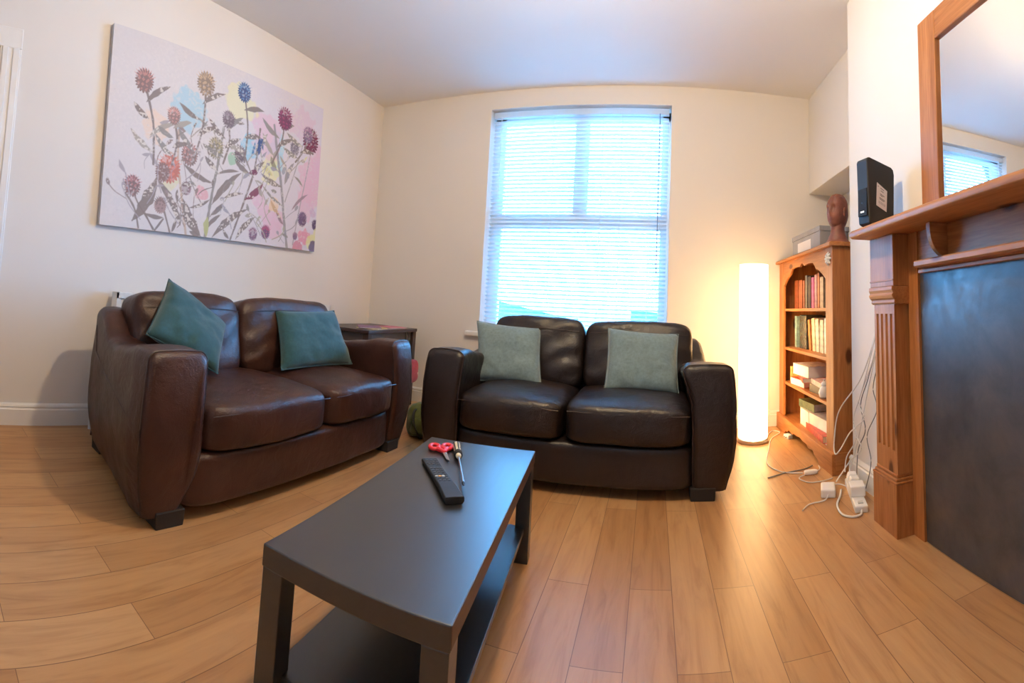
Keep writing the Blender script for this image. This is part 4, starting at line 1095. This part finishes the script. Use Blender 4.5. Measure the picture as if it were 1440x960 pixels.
# local x = depth (front with the light at -x), y = thickness
out = [(-0.068, 0.028), (-0.066, 0.016), (-0.050, 0.010), (0.060, 0.010), (0.075, 0.03), (0.083, 0.25), (0.078, 0.272), (0.066, 0.282), (-0.060, 0.306), (-0.072, 0.303), (-0.076, 0.290)]
obj('body', poly_prism(out, 'y', -0.038, 0.038), M['blackplastic'], rt, smooth=False, bevel=0.006, seg=3)
obj('foot', bx(-0.035, 0.06, -0.030, 0.030, 0, 0.012), M['blackplastic'], rt, smooth=False, bevel=0.002)
obj('front_window', bx(-0.0755, -0.069, -0.030, 0.030, 0.05, 0.17), M['glossblack'], rt, smooth=False, bevel=0.001)
obj('status_light', bx(-0.0765, -0.0735, -0.012, 0.012, 0.065, 0.071), M['led'], rt, smooth=False)
obj('status_dot', bx(-0.0768, -0.0745, -0.003, 0.003, 0.105, 0.109), M['button'], rt, smooth=False)
stk = obj('sticker', poly_prism([(-0.028, 0.098), (0.030, 0.074), (0.036, 0.168), (-0.022, 0.200)], 'y', -0.0388, -0.0378), M['sticker'], rt, smooth=False)
bm = bmesh.new()
def ink(u0, u1, v):
    def pt(u, t): return (-0.026 + 0.058 * u + 0.006 * t, -0.0392, 0.100 - 0.024 * u + 0.098 * t - 0.004 * u * t)
    vs = [bm.verts.new(pt(u, t)) for u, t in ((u0, v), (u1, v), (u1, v + 0.035), (u0, v + 0.035))]; bm.faces.new(vs)
for u0, u1, v in ((0.04, 0.14, 0.86), (0.30, 0.66, 0.85), (0.34, 0.62, 0.74), (0.28, 0.72, 0.58), (0.30, 0.56, 0.52), (0.22, 0.78, 0.40), (0.24, 0.70, 0.34)): ink(u0, u1, v)
for k in range(22): 
    if k % 3 != 1: ink(0.16 + 0.03 * k, 0.175 + 0.03 * k, 0.14); ink(0.16 + 0.03 * k, 0.175 + 0.03 * k, 0.18); ink(0.16 + 0.03 * k, 0.175 + 0.03 * k, 0.22)
obj('printing', bm, M['ink'], stk, smooth=False)

# ------------------------------------------------------------------ cables down the wall and the extension lead
cg = 'white cables hanging from the mantel'
def cable(label, pts, r, mat, group=None):
    return tag(obj('cable', tube(bmesh.new(), spline(pts, 8), r, 7), mat), label, 'cable', group)
cable('white cable looping widest to the left in front of the bookcase side', [(1.052, 1.935, 1.20), (1.054, 1.96, 1.0), (1.05, 2.05, 0.80), (1.035, 2.20, 0.56), (1.005, 2.42, 0.36), (0.99, 2.46, 0.20), (0.985, 2.44, 0.13), (1.0, 2.40, 0.16), (1.02, 2.32, 0.26), (1.03, 2.26, 0.30)], 0.0036, M['whitecable'])
cable('straight white cable running from behind the pillar to the extension lead', [(1.057, 1.915, 1.18), (1.058, 1.95, 0.98), (1.056, 2.03, 0.78), (1.052, 2.15, 0.52), (1.05, 2.22, 0.36), (1.045, 2.30, 0.18), (1.02, 2.32, 0.08), (1.0, 2.26, 0.062)], 0.0034, M['whitecable'])
cable('twisted white cable in the middle of the hanging bundle', [(1.06, 1.925, 1.1), (1.06, 2.0, 0.90), (1.055, 2.10, 0.66), (1.045, 2.25, 0.44), (1.05, 2.20, 0.36), (1.04, 2.30, 0.28), (1.05, 2.24, 0.20), (1.03, 2.33, 0.12), (0.99, 2.36, 0.05), (0.95, 2.34, 0.02)], 0.0034, M['whitecable'])
cable('white cable hanging just left of the straight one beside the pillar', [(1.05, 1.93, 1.19), (1.052, 1.97, 0.97), (1.048, 2.07, 0.75), (1.04, 2.20, 0.50), (1.035, 2.30, 0.34), (1.04, 2.28, 0.24), (1.02, 2.36, 0.13), (1.0, 2.34, 0.062)], 0.0032, M['whitecable'])
cable('dark grey cable crossing the middle of the hanging white bundle', [(1.062, 1.93, 1.15), (1.062, 1.985, 0.92), (1.06, 2.06, 0.74), (1.056, 2.16, 0.56), (1.05, 2.24, 0.42), (1.055, 2.20, 0.30), (1.05, 2.28, 0.18), (1.03, 2.26, 0.03)], 0.0028, M['greycable'])
cable('thin grey cable hanging closest to the pillar', [(1.062, 1.92, 1.05), (1.062, 1.965, 0.86), (1.061, 2.05, 0.66), (1.058, 2.11, 0.52), (1.062, 2.08, 0.42), (1.05, 2.17, 0.28), (1.055, 2.14, 0.16), (1.048, 2.19, 0.02)], 0.0024, M['greycable'])
el = thing('extension_lead', 'white extension lead with plugs on the floor beside the fireplace', 'extension lead', (0.975, 2.15, 0), R(-16))
obj('socket_strip', bx(-0.030, 0.030, -0.175, 0.19, 0, 0.032), M['whiteplastic'], el, smooth=False, bevel=0.006, seg=3)
for k, (y, h, w) in enumerate(((0.13, 0.045, 0.026), (0.055, 0.050, 0.027))):
    pg = obj('plug', poly_prism([(-w, 0.032), (w, 0.032), (w * 0.9, 0.032 + h), (-w * 0.7, 0.032 + h), (-w, 0.032 + h * 0.5)], 'y', y - 0.026, y + 0.026), M['whiteplastic'], el, smooth=False, bevel=0.006)
obj('adaptor', bx(-0.036, 0.036, -0.075, 0.012, 0.032, 0.080), M['whiteplastic'], el, smooth=False, bevel=0.005)
obj('switch', bx(-0.012, 0.012, -0.15, -0.125, 0.032, 0.037), M['whitekey'], el, smooth=False, bevel=0.001)
obj('lead', tube(bmesh.new(), spline([(0, -0.174, 0.014), (-0.01, -0.205, 0.008), (-0.05, -0.215, 0.006), (-0.09, -0.18, 0.006), (-0.10, -0.08, 0.006), (-0.075, 0.02, 0.006), (-0.06, 0.10, 0.006)], 8), 0.005, 7), M['whitecable'], el)
pa = thing('ghost_block', 'added white block for the extension lead ghost on the floor by the bookcase corner', 'adaptor', (0.87, 2.25, 0), R(-20))  # added block for the doubled ghost image of the extension lead
obj('body', bx(-0.036, 0.036, -0.055, 0.055, 0, 0.042), M['whiteplastic'], pa, smooth=False, bevel=0.008, seg=3)
obj('cord', tube(bmesh.new(), spline([(0, 0.054, 0.018), (0.0, 0.09, 0.01), (0.06, 0.12, 0.005), (0.10, 0.08, 0.005)], 6), 0.003, 6), M['whitecable'], pa)
obj('cord', tube(bmesh.new(), spline([(0, -0.054, 0.018), (-0.02, -0.09, 0.006), (-0.09, -0.13, 0.005), (-0.12, -0.20, 0.005)], 6), 0.003, 6), M['whitecable'], pa)
fc_ = thing('floor_cable', 'thin cable with a white inline switch on the floor before the bookcase', 'cable', (0.84, 2.56, 0))
obj('cable_run', tube(bmesh.new(), spline([(-0.20, -0.005, 0.004), (-0.09, 0.045, 0.004), (0.03, 0.075, 0.004), (0.10, 0.12, 0.004)], 8), 0.0032, 6), M['greycable'], fc_)
obj('inline_switch', softbox(0.040, 0.016, 0.012, 4, 8, None, (0.045, -0.01, 0.0125)), M['whiteplastic'], fc_)
obj('cable_run', tube(bmesh.new(), spline([(0.08, 0.0, 0.006), (0.12, 0.05, 0.004), (0.13, 0.10, 0.004)], 6), 0.0028, 6), M['whitecable'], fc_)
obj('cable_run', tube(bmesh.new(), spline([(0.008, -0.02, 0.006), (-0.04, -0.06, 0.004), (-0.01, -0.13, 0.004), (0.06, -0.14, 0.004), (0.13, -0.12, 0.004)], 6), 0.0028, 6), M['whitecable'], fc_)
sp = thing('plug', 'small white plug lying under the far end of the bookcase plinth', 'plug', (0.975, 3.30, 0), R(20))
obj('body', bx(-0.022, 0.022, -0.030, 0.030, 0, 0.030), M['whiteplastic'], sp, smooth=False, bevel=0.006)
for yy in (-0.012, 0.012): obj('pin', bx(-0.036, -0.021, yy - 0.003, yy + 0.003, 0.012, 0.018), M['steel'], sp, smooth=False)

# ------------------------------------------------------------------ outside the window
struct('garden_paving', bx(-9, 9, YW + 0.3, 14, -0.6, -0.5), M['paving'], smooth=False)
gw = obj('garden_wall', bx(-7, 7, 9.6, 9.8, -0.5, 0.86), M['render'], smooth=False, bevel=0.01)
tag(gw, 'pale garden wall outside beyond the blind', 'wall')
sh = thing('garden_shed', 'dark garden shed with a sloping roof seen outside through the blind slats', 'shed', (-2.6, 8.2, -0.5))
obj('shed_body', poly_prism([(-0.9, 0), (1.2, 0), (1.2, 1.22), (-0.9, 1.62)], 'y', -0.6, 0.6), M['hedge'], sh, smooth=False)
obj('shed_roof', poly_prism([(-1.0, 1.62), (1.3, 1.20), (1.3, 1.25), (-1.0, 1.67)], 'y', -0.7, 0.7), M['render'], sh, smooth=False)
s2 = thing('garden_shed', 'low dark garden store seen outside at the lamp side of the blind', 'shed', (0.25, 6.9, -0.5))
obj('shed_body', poly_prism([(-0.55, 0), (0.75, 0), (0.75, 1.30), (-0.55, 1.38)], 'y', -0.5, 0.5), M['hedge'], s2, smooth=False)
obj('shed_roof', poly_prism([(-0.62, 1.38), (0.82, 1.30), (0.82, 1.34), (-0.62, 1.42)], 'y', -0.58, 0.58), M['render'], s2, smooth=False)

# ------------------------------------------------------------------ light
wd = bpy.data.worlds.new('sky'); S.world = wd; wd.use_nodes = True
bg = wd.node_tree.nodes['Background']
bg.inputs['Color'].default_value = (0.135, 0.47, 1.0, 1); bg.inputs['Strength'].default_value = 115.0
def light(name, typ, loc, energy, color, **k):
    d = bpy.data.lights.new(name, typ); d.energy = energy; d.color = color
    for a_, b_ in k.items(): setattr(d, a_, b_)
    o = bpy.data.objects.new(name, d); COL.objects.link(o); o.location = loc
    return o
po_ = light('window portal', 'AREA', ((WX0 + WX1) / 2, YW + 0.30, (WZ0 + WZ1) / 2), 1, (1, 1, 1), shape='RECTANGLE', size=WX1 - WX0, size_y=WZ1 - WZ0)
po_.rotation_euler = (R(-90), 0, 0); po_.data.cycles.is_portal = True
light('ceiling lamp', 'POINT', (-0.32, 1.45, 2.45), 165, (1.0, 0.77, 0.48), shadow_soft_size=0.06)
for z_, e_ in ((0.84, 1500), (0.66, 1500), (0.50, 420)):
    light('lamp bulb', 'POINT', (0.715 + 0.02, 3.29, z_), e_, (1.0, 0.72, 0.40), shadow_soft_size=0.012)
vs = S.view_settings
S.display_settings.display_device = 'sRGB'
vs.view_transform = 'Standard'; vs.look = 'None'; vs.exposure = -0.86; vs.gamma = 1.0; vs.use_curve_mapping = False
